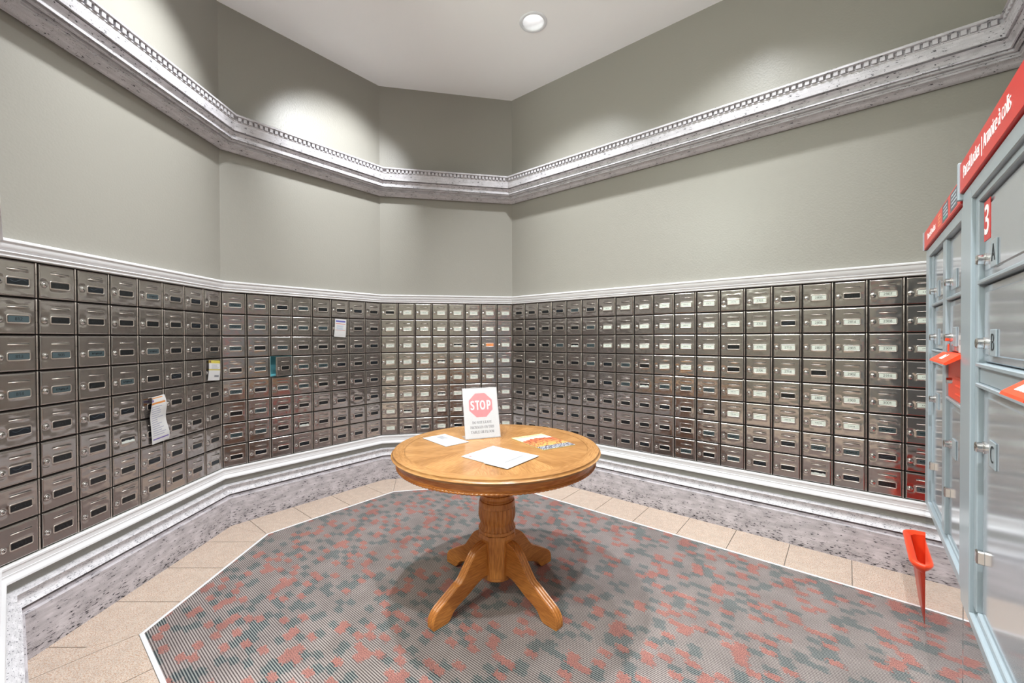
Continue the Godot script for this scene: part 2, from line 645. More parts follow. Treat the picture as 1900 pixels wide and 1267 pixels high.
func lettering(txt: String, cap: float, width: float, mat: Material, parent: Node, called := "lettering", font := "Droid Sans", bold := false) -> MeshInstance3D:
	# raised print, cap high and squeezed to the given width (0 leaves it as the font has it)
	var tm := TextMesh.new()
	var f := SystemFont.new()
	f.font_names = PackedStringArray([font])
	if bold:
		f.font_weight = 700
	tm.font = f
	tm.text = txt
	tm.font_size = 32
	tm.pixel_size = cap / (0.72 * 32.0)
	tm.depth = 0.0006
	tm.curve_step = 2.0
	tm.horizontal_alignment = HORIZONTAL_ALIGNMENT_CENTER
	tm.vertical_alignment = VERTICAL_ALIGNMENT_CENTER
	var o := obj(called, tm, mat, parent)
	if width > 0.0:
		o.scale = Vector3(width / maxf(tm.get_aabb().size.x, 0.001), 1, 1)
	return o

# ------------------------------------------------------------------ the room
func dir(i: int) -> Vector2:
	return (PT[(i + 1) % 8] - PT[i]).normalized()

func inward(i: int) -> Vector2:
	var d := dir(i)
	return Vector2(d.y, -d.x)

func corner(i: int, o: float) -> Vector2:
	# the corner of the outline moved inwards by o
	var j := (i + 7) % 8
	var a := inward(j)
	var b := inward(i)
	var k := 1.0 + a.dot(b)
	return PT[i] + (a + b) * (o / k)

func sweep(mb: MB, i: int, prof: Array, closed_caps := false, from_s := -1.0, to_s := -1.0) -> void:
	# profile of (inwards, height), run along wall i between its mitres or between two distances
	var d := dir(i)
	var n := inward(i)
	var rows := []
	var arc := [0.0]
	var ends := [[], []]
	for k in prof.size():
		var p: Vector2 = prof[k]
		if k > 0:
			arc.append(arc[k - 1] + p.distance_to(prof[k - 1]))
		var a := corner(i, p.x) if from_s < 0.0 else PT[i] + d * from_s + n * p.x
		var b := corner((i + 1) % 8, p.x) if to_s < 0.0 else PT[i] + d * to_s + n * p.x
		rows.append([v3(a, p.y), v3(b, p.y)])
		ends[0].append(v3(a, p.y))
		ends[1].append(v3(b, p.y))
	var uv := func(r: int, c: int) -> Vector2:
		return Vector2((rows[r][c] - v3(PT[i], 0)).dot(v3(d, 0)) + i * 1.7, arc[r])
	# out is to the side of the profile's left normal, fixed by the first steep step
	var flip := false
	for k in range(1, prof.size()):
		var dy: float = prof[k].y - prof[k - 1].y
		if absf(dy) > 1e-4:
			var g: Vector3 = (rows[k][1] - rows[k - 1][0]).cross(rows[k][0] - rows[k - 1][1])
			# profiles are drawn from top to bottom on the side that faces the room
			var want := v3(n, 0) * (1.0 if dy < 0.0 else -1.0)
			flip = g.dot(want) < 0.0
			break
	mb.grid(rows, false, uv, flip)
	if closed_caps:
		var poly := PackedVector2Array(prof)
		var ix := Geometry2D.triangulate_polygon(poly)
		for e in 2:
			var nn := v3(d, 0) * (-1.0 if e == 0 else 1.0)
			for k in range(0, ix.size(), 3):
				mb.tri(ends[e][ix[k]], ends[e][ix[k + 1]], ends[e][ix[k + 2]], nn, nn, nn)

func curve(a: Vector2, b: Vector2, bulge: float, n := 6) -> Array:
	# arc-like points from a to b, bulging to the left of the way
	var out := []
	var m := Vector2(b.y - a.y, a.x - b.x)
	for k in n + 1:
		var t := float(k) / n
		out.append(a.lerp(b, t) + m * bulge * 4.0 * t * (1.0 - t))
	return out

const WALL_NAMES := ["wall_added_hall_left", "wall_front_left", "wall_left", "wall_back_left", "wall_back", "wall_right", "wall_front_right", "wall_added_hall_end"]  # the hall walls are added, out of view
const WALL_LABELS := ["grey painted left wall of the added passage, out of view behind the entrance", "short grey painted wall beside the entrance at the left", "grey painted left wall above eight columns of mailboxes", "grey painted angled wall between the left and back walls", "grey painted narrow back wall behind the table", "long grey painted right wall beside the parcel lockers", "grey painted wall behind the parcel lockers", "grey painted end wall of the added passage, out of view"]

func make_room() -> void:
	var niche := [Vector2(0, CEIL), Vector2(0, BOX_TOP + 0.001), Vector2(-0.118, BOX_TOP + 0.001), Vector2(-0.118, BOX_LOW - 0.001), Vector2(0, BOX_LOW - 0.001), Vector2(0, -0.02), Vector2(-0.25, -0.02), Vector2(-0.25, CEIL)]
	var plain := [Vector2(0, CEIL), Vector2(0, -0.02), Vector2(-0.25, -0.02), Vector2(-0.25, CEIL)]
	for i in 8:
		var mb := MB.new()
		if i in [LW, BL, BK]:
			sweep(mb, i, niche)
		elif i == RW:
			sweep(mb, i, niche, true, -1.0, BOX * 19.0 + 0.002)
			sweep(mb, i, plain, true, BOX * 19.0 + 0.002, -1.0)
		else:
			sweep(mb, i, plain)
		var o := obj(WALL_NAMES[i], mb.mesh(), M.paint)
		tag(o, WALL_LABELS[i], "wall", "", "structure")
	# ceiling with holes for the recessed lights
	var ceil := CSGCombiner3D.new()
	ceil.name = "ceiling"
	add_child(ceil)
	tag(ceil, "smooth white ceiling with round holes for recessed lights", "ceiling", "", "structure")
	var slab := CSGPolygon3D.new()
	slab.name = "slab"
	var pg := PackedVector2Array()
	for i in 8:
		var c := corner(i, -0.25)
		pg.append(Vector2(c.x, c.y))
	slab.polygon = pg
	slab.depth = 0.16
	slab.material = M.ceiling
	# polygon lies in x, y and is extruded along -z... turn it so that y points into the room and the depth goes up
	slab.rotation = Vector3(-PI / 2, 0, 0)
	slab.position = Vector3(0, CEIL + 0.16, 0)
	ceil.add_child(slab)
	for L in LAMPS:
		var hole := CSGCylinder3D.new()
		hole.name = "light_hole"
		hole.operation = CSGShape3D.OPERATION_SUBTRACTION
		hole.radius = 0.082
		hole.height = 0.2
		hole.sides = 40
		hole.material = M.lamp_white
		hole.position = v3(L[0], CEIL + 0.01)
		ceil.add_child(hole, true)
	for L in LAMPS:
		downlight(L)
	fill_globe(0.62, "added frosted globe fill lamp on the passage wall, out of view")
	# cornice, rails and plinth
	var corn := [Vector2(0.0, 2.890), Vector2(0.156, 2.889)]
	corn.append_array(curve(Vector2(0.162, 2.887), Vector2(0.168, 2.872), 0.22, 4))
	corn.append_array([Vector2(0.164, 2.869), Vector2(0.143, 2.868), Vector2(0.143, 2.842), Vector2(0.153, 2.841), Vector2(0.153, 2.836), Vector2(0.150, 2.834), Vector2(0.147, 2.777), Vector2(0.124, 2.777), Vector2(0.124, 2.770)])
	corn.append_array(curve(Vector2(0.137, 2.769), Vector2(0.127, 2.723), 0.30, 9))
	corn.append_array([Vector2(0.121, 2.723), Vector2(0.121, 2.740), Vector2(0.113, 2.740), Vector2(0.113, 2.712), Vector2(0.099, 2.711), Vector2(0.099, 2.728), Vector2(0.091, 2.728), Vector2(0.091, 2.702), Vector2(0.084, 2.700), Vector2(0.084, 2.693), Vector2(0.088, 2.691)])
	corn.append_array(curve(Vector2(0.086, 2.689), Vector2(0.036, 2.669), 0.12, 5))
	corn.append_array([Vector2(0.012, 2.667), Vector2(0.012, 2.682), Vector2(0.0, 2.682)])
	var rail := [Vector2(0, 1.738), Vector2(0.030, 1.738), Vector2(0.034, 1.734), Vector2(0.034, 1.726), Vector2(0.026, 1.722)]
	rail.append_array(curve(Vector2(0.026, 1.720), Vector2(0.014, 1.690), -0.16, 5))
	rail.append_array([Vector2(0.020, 1.686)])
	rail.append_array(curve(Vector2(0.022, 1.684), Vector2(0.016, 1.668), 0.3, 4))
	rail.append_array([Vector2(0.012, 1.664), Vector2(0.0, 1.664)])
	var low := [Vector2(0, 0.398), Vector2(0.014, 0.398), Vector2(0.018, 0.394), Vector2(0.018, 0.386), Vector2(0.014, 0.382), Vector2(0.014, 0.362)]
	low.append_array(curve(Vector2(0.016, 0.360), Vector2(0.020, 0.344), 0.2, 4))
	low.append_array([Vector2(0.028, 0.340), Vector2(0.030, 0.336), Vector2(0.030, 0.328), Vector2(0.0, 0.328)])
	var bullnose := [Vector2(0, 0.281), Vector2(0.052, 0.281)]
	bullnose.append_array(curve(Vector2(0.056, 0.280), Vector2(0.068, 0.226), 0.36, 9))
	bullnose.append_array([Vector2(0.062, 0.222), Vector2(0.0, 0.222)])
	var plinth := [Vector2(0.0, 0.222), Vector2(0.040, 0.222), Vector2(0.040, 0.213), Vector2(0.060, 0.212), Vector2(0.060, 0.199), Vector2(0.073, 0.198), Vector2(0.076, 0.195), Vector2(0.076, -0.01), Vector2(0, -0.01)]
	var side := {FL: "front_left", LW: "left", BL: "back_left", BK: "back", RW: "right", FR: "front_right"}
	var words := {FL: "short wall by the entrance", LW: "left wall", BL: "angled wall left of the back", BK: "narrow back wall", RW: "long right wall", FR: "wall behind the lockers"}
	var k := 0
	for i in [FL, LW, BL, BK, RW, FR]:
		var len := PT[i].distance_to(PT[i + 1])
		var f0 := -1.0
		var t1 := -1.0
		if i == FL:
			f0 = 0.0
		if i == FR:
			t1 = 3.2
		k += 1
		var mb := MB.new()
		sweep(mb, i, corn, f0 >= 0.0, f0, t1)
		var c := obj("trim_%d" % k, mb.mesh(), M.cornice)
		tag(c, "speckled stone cornice with a dentil row along the " + words[i], "cornice", "", "structure")
		dentils(c, i, f0, t1)
		k += 1
		mb = MB.new()
		sweep(mb, i, rail, f0 >= 0.0, f0, t1)
		tag(obj("trim_%d" % k, mb.mesh(), M.white), "white moulded rail above the mailboxes on the " + words[i], "rail", "", "structure")
		k += 1
		mb = MB.new()
		sweep(mb, i, low, f0 >= 0.0, f0, t1)
		tag(obj("trim_%d" % k, mb.mesh(), M.white), "white moulded strip below the mailboxes on the " + words[i], "trim", "", "structure")
		var bb := Node3D.new()
		bb.name = "baseboard_" + side[i]
		add_child(bb)
		tag(bb, "speckled grey stone plinth with rounded top along the " + words[i], "baseboard", "", "structure")
		mb = MB.new()
		sweep(mb, i, bullnose, f0 >= 0.0, f0, t1)
		obj("rounded_cap", mb.mesh(), M.stone_light, bb)
		# plinth slabs, about 1.2 m each
		var cuts := [-1.0]
		if i == RW:
			cuts.append_array([0.93, 2.05])
		cuts.append(-1.0)
		for q in cuts.size() - 1:
			mb = MB.new()
			var a: float = cuts[q] if q > 0 else f0
			var b: float = cuts[q + 1] if q < cuts.size() - 2 else t1
			sweep(mb, i, plinth, a >= 0.0 or b >= 0.0, a if a < 0.0 else a + 0.0008, b)
			obj("plinth_slab", mb.mesh(), M.stone, bb)

func dentils(parent: Node, i: int, f0: float, t1: float) -> void:
	var pitch := 0.0338
	var d := dir(i)
	var n := inward(i)
	var mb := MB.new()
	mb.box(Vector3.ZERO, Vector3(0.0215, 0.0250, 0.018), 0.0015)
	var mesh := mb.mesh()
	var a := (corner(i, 0.16) - PT[i]).dot(d) if f0 < 0.0 else 0.0
	var b := (corner((i + 1) % 8, 0.16) - PT[i]).dot(d) if t1 < 0.0 else 1.0
	var cnt := int((b - a) / pitch)
	var rest := (b - a) - cnt * pitch
	for k in cnt:
		var s := a + rest * 0.5 + (k + 0.5) * pitch
		var o := obj("dentil", mesh, M.dentil, parent)
		o.position = v3(PT[i] + d * s + n * 0.1520, 2.8550)
		o.rotation.y = d.angle()

func downlight(L: Array) -> void:
	var t := thing("recessed_light", L[4], "ceiling light", v3(L[0], CEIL), "recessed ceiling lights")
	var mb := MB.new()
	var ring := [Vector2(0.080, 0.004), Vector2(0.080, -0.002)]
	ring.append_array(curve(Vector2(0.083, -0.006), Vector2(0.104, -0.003), 0.12, 5))
	ring.append(Vector2(0.106, 0.0))
	mb.lathe(ring, 40)
	obj("trim_ring", mb.mesh(), M.lamp_white, t)
	mb = MB.new()
	mb.lathe([Vector2(0.0805, 0.0), Vector2(0.079, 0.05), Vector2(0.074, 0.09), Vector2(0.062, 0.105), Vector2(0.0, 0.107)], 40)
	var refl := obj("reflector", mb.mesh(), M.lamp_white, t)
	refl.rotation.y = 0.0
	mb = MB.new()
	mb.lathe([Vector2(0.0, 0.048), Vector2(0.03, 0.050), Vector2(0.052, 0.058), Vector2(0.060, 0.072), Vector2(0.058, 0.095)], 32)
	obj("bulb", mb.mesh(), M.lamp_glow, t)
	var l := SpotLight3D.new()
	l.name = "light"
	l.position = Vector3(0, -0.012, 0)
	var aim := Vector3(L[3].x, L[3].y, -L[3].z) - t.position
	l.basis = Basis.looking_at(aim.normalized(), Vector3.RIGHT if absf(aim.normalized().x) < 0.9 else Vector3.BACK)
	l.light_color = Color(0.975, 0.99, 1.0)
	l.light_energy = LAMP_ENERGY * L[1]
	l.light_size = 0.045
	l.spot_range = 12.0
	l.spot_attenuation = 2.0
	l.spot_angle = L[2]
	l.spot_angle_attenuation = L[5]
	l.shadow_enabled = true
	t.add_child(l)

func fill_globe(s: float, label: String) -> void:
	# added fill lamp, out of view: frosted globe on a passage wall arm
	var n := inward(HL)
	var t := thing("added_fill_globe", label, "fill lamp", v3(PT[FL] - dir(HL) * s, 2.95), "added fill lamps in the passage")
	t.rotation.y = dir(HL).angle()
	var mb := MB.new()
	mb.lathe([Vector2(0.0001, 0.018), Vector2(0.045, 0.016), Vector2(0.055, 0.008), Vector2(0.055, 0.0)], 28)
	obj("wall_plate", mb.mesh(), M.chrome, t).rotation.x = PI / 2
	mb = MB.new()
	mb.lathe([Vector2(0.0001, 0.075), Vector2(0.012, 0.075), Vector2(0.012, 0.010)], 14)
	obj("arm", mb.mesh(), M.chrome, t).rotation.x = PI / 2
	mb = MB.new()
	var pr := []
	for k in 17:
		var a := PI * k / 16.0
		pr.append(Vector2(maxf(0.0001, sin(a) * 0.115), cos(a) * 0.115))
	mb.lathe(pr, 32)
	obj("globe", mb.mesh(), M.globe, t).position = Vector3(0, 0, 0.185)
	var l := OmniLight3D.new()
	l.name = "light"
	l.position = Vector3(0, 0, 0.185)
	l.light_color = Color(0.965, 1.0, 0.955)
	l.light_energy = FILL_GLOBE_ENERGY
	l.light_size = 0.11
	l.omni_range = 14.0
	l.omni_attenuation = 2.0
	l.shadow_enabled = true
	t.add_child(l)

func make_floor() -> void:
	var mb := MB.new()
	var pts := []
	for i in 8:
		pts.append(corner(i, -0.2))
	var ix := Geometry2D.triangulate_polygon(PackedVector2Array(pts))
	for k in range(0, ix.size(), 3):
		mb.tri(v3(pts[ix[k]], -0.004), v3(pts[ix[k + 1]], -0.004), v3(pts[ix[k + 2]], -0.004), Vector3.UP, Vector3.UP, Vector3.UP)
		mb.tri(v3(pts[ix[k]], -0.12), v3(pts[ix[k + 1]], -0.12), v3(pts[ix[k + 2]], -0.12), Vector3.DOWN, Vector3.DOWN, Vector3.DOWN)
	for i in 8:
		var a: Vector2 = pts[i]
		var b: Vector2 = pts[(i + 1) % 8]
		mb.quad(v3(a, -0.004), v3(b, -0.004), v3(b, -0.12), v3(a, -0.12), v3(-inward(i), 0))
	var fl := obj("floor", mb.mesh(), M.grout)
	tag(fl, "floor with a border of beige granite tiles round the mat", "floor", "", "structure")
	# large pale tiles in the added passage, bouncing fill light upwards
	var hd := dir(HL)
	var hn := inward(HL)
	var hw := (PT[HE] - PT[HL]).dot(hn)
	for a in 5:
		for b in 4:
			var q := PackedVector2Array()
			for e in [[0, 0], [1, 0], [1, 1], [0, 1]]:
				q.append(Vector2((a + e[0]) * 0.6, minf((b + e[1]) * 0.6, hw)))
			if q[2].y - q[0].y > 0.05:
				tile(fl, HL, q, rng)
	# border tiles, laid from the mat's corner on each side
	for i in range(FL, FR + 1):
		var d := dir(i)
		var n := inward(i)
		var band := PackedVector2Array()
		for p in [corner(i, 0.05), corner(i + 1, 0.05), corner(i + 1, 0.40), corner(i, 0.40)]:
			var w: Vector2 = p - PT[i]
			band.append(Vector2(w.dot(d), w.dot(n)))
		var s0: float = band[3].x
		var s1: float = band[1].x + 0.4
		if i == FR:
			s1 = 3.3
		if i == LW:
			s0 = 0.116
		elif i == RW:
			s0 = 1.128 - 0.304 * 3.0
		var cuts := [band[0].x - 1.0, s0]
		while cuts[-1] < s1:
			cuts.append(cuts[-1] + 0.304)
		for k in cuts.size() - 1:
			var a: float = cuts[k] + 0.0013
			var b: float = cuts[k + 1] - 0.0013
			var strip := PackedVector2Array([Vector2(a, 0), Vector2(b, 0), Vector2(b, 1), Vector2(a, 1)])
			for poly in Geometry2D.intersect_polygons(band, strip):
				tile(fl, i, poly, rng)
	# the mat
	var mat := thing("carpet", "ribbed entrance mat in grey, dark teal and flecked red, let into the tiled floor", "carpet")
	mb = MB.new()
	pts = [PT[FL] + inward(FL) * 0.412]
	for i in range(LW, FR + 1):
		pts.append(corner(i, 0.412))
	var along := (PT[FL] - PT[FR]).dot(dir(FR))
	pts.append(PT[FR] + dir(FR) * along + inward(FR) * 0.412)
	ix = Geometry2D.triangulate_polygon(PackedVector2Array(pts))
	var du := dir(RW)
	var dn := inward(RW)
	for k in range(0, ix.size(), 3):
		var q := []
		var uvs := []
		for j in 3:
			var p: Vector2 = pts[ix[k + j]]
			q.append(v3(p, 0.001))
			uvs.append(Vector2(p.dot(du), p.dot(dn)))
		mb.tri(q[0], q[1], q[2], Vector3.UP, Vector3.UP, Vector3.UP, uvs[0], uvs[1], uvs[2])
	obj("pile", mb.mesh(), M.carpet, mat)
	for i in range(FL, FR + 1):
		mb = MB.new()
		sweep(mb, i, [Vector2(0.417, -0.004), Vector2(0.417, 0.001), Vector2(0.415, 0.0022), Vector2(0.404, 0.0022), Vector2(0.401, 0.001), Vector2(0.401, -0.004)])
		obj("metal_edging", mb.mesh(), M.edging, mat)

func tile(parent: Node, i: int, poly: PackedVector2Array, r: RandomNumberGenerator) -> void:
	var d := dir(i)
	var n := inward(i)
	var mb := MB.new()
	var off := Vector2(r.randf(), r.randf())
	var q := []
	for p in poly:
		q.append(PT[i] + d * p.x + n * p.y)
	# pull the edges in a little, so that joints show between neighbours
	var cen := Vector2.ZERO
	for p in q:
		cen += p / q.size()
	for k in q.size():
		q[k] += (cen - q[k]).normalized() * 0.0012
	var ix := Geometry2D.triangulate_polygon(PackedVector2Array(q))
	for k in range(0, ix.size(), 3):
		mb.tri(v3(q[ix[k]], 0), v3(q[ix[k + 1]], 0), v3(q[ix[k + 2]], 0), Vector3.UP, Vector3.UP, Vector3.UP, q[ix[k]] + off, q[ix[k + 1]] + off, q[ix[k + 2]] + off)
	for k in q.size():
		var a: Vector2 = q[k]
		var b: Vector2 = q[(k + 1) % q.size()]
		var nn := Vector2((b - a).y, -(b - a).x).normalized()
		if nn.dot((a + b) * 0.5 - cen) < 0.0:
			nn = -nn
		mb.quad(v3(a, 0), v3(b, 0), v3(b, -0.008), v3(a, -0.008), v3(nn, 0))
	obj("tile", mb.mesh(), M.granite, parent)

# ------------------------------------------------------------------ thin printed pieces
func leaf(o: Vector3, u: Vector3, w: Vector3, thick: float) -> ArrayMesh:
	# a sheet whose printed face starts at o, runs along u (across) and w (down); its back lies thick below
	var mb := MB.new()
	var nn := w.cross(u).normalized()
	var b := -nn * thick
	mb.quad(o, o + u, o + u + w, o + w, nn, Vector2(0, 0), Vector2(1, 0), Vector2(1, 1), Vector2(0, 1))
	mb.quad(o + b, o + u + b, o + u + w + b, o + w + b, -nn, Vector2(0.01, 0.01), Vector2(0.02, 0.01), Vector2(0.02, 0.02), Vector2(0.01, 0.02))
	var e := [o, o + u, o + u + w, o + w]
	var out := [-w.normalized(), u.normalized(), w.normalized(), -u.normalized()]
	for k in 4:
		mb.quad(e[k], e[(k + 1) % 4], e[(k + 1) % 4] + b, e[k] + b, out[k], Vector2(0.01, 0.01), Vector2(0.02, 0.01), Vector2(0.02, 0.02), Vector2(0.01, 0.02))
	return mb.mesh()

func curled(cols: int, rows_n: int, at: Callable, thick: float) -> ArrayMesh:
	# a sheet with a bend in it: at(u, v) gives the point, u and v from 0 to 1, v downwards
	var front := []
	var back := []
	for r in rows_n + 1:
		var a := []
		var b := []
		for c in cols + 1:
			var u := float(c) / cols
			var v := float(r) / rows_n
			var p: Vector3 = at.call(u, v)
			var du: Vector3 = at.call(u + 0.01, v) - at.call(u - 0.01, v)
			var dv: Vector3 = at.call(u, v + 0.01) - at.call(u, v - 0.01)
			a.append(p)
			b.append(p - dv.cross(du).normalized() * thick)
		front.append(a)
		back.append(b)
	var mb := MB.new()
	var uv := func(r: int, c: int) -> Vector2:
		return Vector2(float(c) / cols, float(r) / rows_n)
	mb.grid(front, false, uv, true, -1.0)
	mb.grid(back, false, uv, false, -1.0)
	return mb.mesh()

# ------------------------------------------------------------------ mailboxes
const ORD := ["top", "second", "third", "fourth", "fifth", "sixth", "seventh", "bottom"]
const NUM := ["one", "two", "three", "four", "five", "six", "seven", "eight", "nine", "ten", "eleven", "twelve", "thirteen", "fourteen", "fifteen", "sixteen", "seventeen", "eighteen", "nineteen"]
# d dark card, w white card, t grey-green card, n white card with a number, T grey-green card with a number, o orange, h half white, p card cut off by the locker
const CARDS := {
	2: ["ddddtddd", "Tddddddd", "TTtdtddd", "Ttdtdddd", "dddddddd", "dddhdddd", "dddddddd", "dddddddd"],
	3: ["ttdtdddd", "tttttddd", "tdtddddd", "dtdttddd", "tdttdddd", "dtdddddd", "ttdhdddd", "dddddddd"],
	4: ["dwwwwwww", "wwwwwwww", "wwwwhhow", "wwwhwwww", "wwwwwwww", "wwwhwwww", "whwwwwww", "wdtwdwww"],
	5: ["ddddtdwwwwwwwndndnw", "dddddtwwwwwwwndnnnw", "dddthtwwwwwwdnnnnnw", "dhdddtdtdwwwdnndnnw", "dddddddthtttwwdnnnw", "ddddddddddddwwwwwtt", "dddddddddddttddttdt", "ddddddddddtdtddhddt"],
}
const NUMBERS := {"2.1.0": "812", "2.2.0": "813", "2.2.1": "905", "2.3.0": "814",
	"5.0.13": "2703", "5.1.13": "2704", "5.2.13": "2705", "5.3.13": "2706", "5.2.14": "2713", "5.3.14": "2714",
	"5.0.15": "2805", "5.1.15": "2806", "5.2.15": "2807", "5.4.15": "2809", "5.1.16": "2814", "5.2.16": "2901", "5.3.16": "2902", "5.4.16": "2903",
	"5.0.17": "2907", "5.1.17": "2908", "5.2.17": "2909", "5.3.17": "2910", "5.4.17": "3001"}
const CARD_WORDS := {"d": "dark name card", "w": "white name card", "t": "grey-green name card", "n": "printed white card", "T": "grey-green numbered card", "o": "orange name card", "h": "half-white name card"}

func door_mesh(variant: int) -> ArrayMesh:
	var n := FastNoiseLite.new()
	n.seed = 300 + variant
	n.frequency = 1.0
	n.fractal_octaves = 2
	var xs := [-0.0720, -0.0717, -0.0705, -0.0685, -0.0660]
	var ys := [0.0752, 0.0750, 0.0741, 0.0724, 0.0700, 0.0676]
	for k in 25:
		xs.append(lerpf(-0.064, 0.064, k / 24.0))
	for k in 25:
		ys.append(lerpf(0.066, -0.066, k / 24.0))
	xs.append_array([0.0660, 0.0685, 0.0705, 0.0717, 0.0720])
	ys.append_array([-0.0692, -0.0717, -0.0737, -0.0749, -0.0752])
	var rows := []
	for y in ys:
		var line := []
		for x in xs:
			var z := 0.0
			var ex: float = 0.0720 - absf(x)
			var ey: float = 0.0752 - absf(y)
			var e := minf(ex, ey)
			var er := 0.009 if y > 0.0 and ey < ex else 0.005
			if e < er:
				z -= er - sqrt(maxf(0.0, er * er - (er - e) * (er - e)))
			if e < 0.0001:
				z -= 0.006
			var inner := clampf(e / 0.012, 0, 1)
			z += n.get_noise_2d(x * 11.0, y * 13.0) * float([0.0004, 0.0005, 0.0007, 0.0010, 0.0013][variant]) * inner
			var rl := Vector2(x + 0.0536, y + 0.0158).length()
			z -= 0.0013 * exp(-pow((rl - 0.017) / 0.006, 2.0))
			var qx := maxf(0.0, absf(x - 0.0096) - 0.034)
			var qy := maxf(0.0, absf(y + 0.0134) - 0.010)
			var rw := sqrt(qx * qx + qy * qy)
			z += 0.0012 * exp(-pow((rw - 0.006) / 0.006, 2.0))
			var sl := clampf((0.042 - absf(x - 0.0096)) / 0.008, 0, 1)
			z += 0.0016 * exp(-pow((y - 0.0365) / 0.0035, 2.0)) * sl - 0.0010 * exp(-pow((y - 0.0425) / 0.0035, 2.0)) * sl
			line.append(Vector3(x, y, z))
		rows.append(line)
	var mb := MB.new()
	mb.grid(rows, false, func(r: int, c: int) -> Vector2: return Vector2(xs[c], ys[r]), true, -1.0)
	return mb.mesh()

func ring_mesh(w: float, h: float, rad: float, tube: float) -> ArrayMesh:
	# a rounded rectangular bead in the x-y plane
	var path := []
	for q in 4:
		var c := Vector2((w * 0.5 - rad) * (1 if q in [0, 3] else -1), (h * 0.5 - rad) * (1 if q in [0, 1] else -1))
		for k in 4:
			var a := q * PI / 2 + k * PI / 6
			path.append([c + Vector2(cos(a), sin(a)) * rad, Vector2(cos(a), sin(a))])
	var rows := []
	for k in 7:
		var a := PI * k / 6.0
		var line := []
		for p in path:
			line.append(Vector3(p[0].x + p[1].x * cos(a) * tube, p[0].y + p[1].y * cos(a) * tube, sin(a) * tube * 0.9))
		rows.append(line)
	var mb := MB.new()
	mb.grid(rows, true, func(r: int, c: int) -> Vector2: return Vector2(c * 0.01, r * 0.01), false, -1.0)
	return mb.mesh()

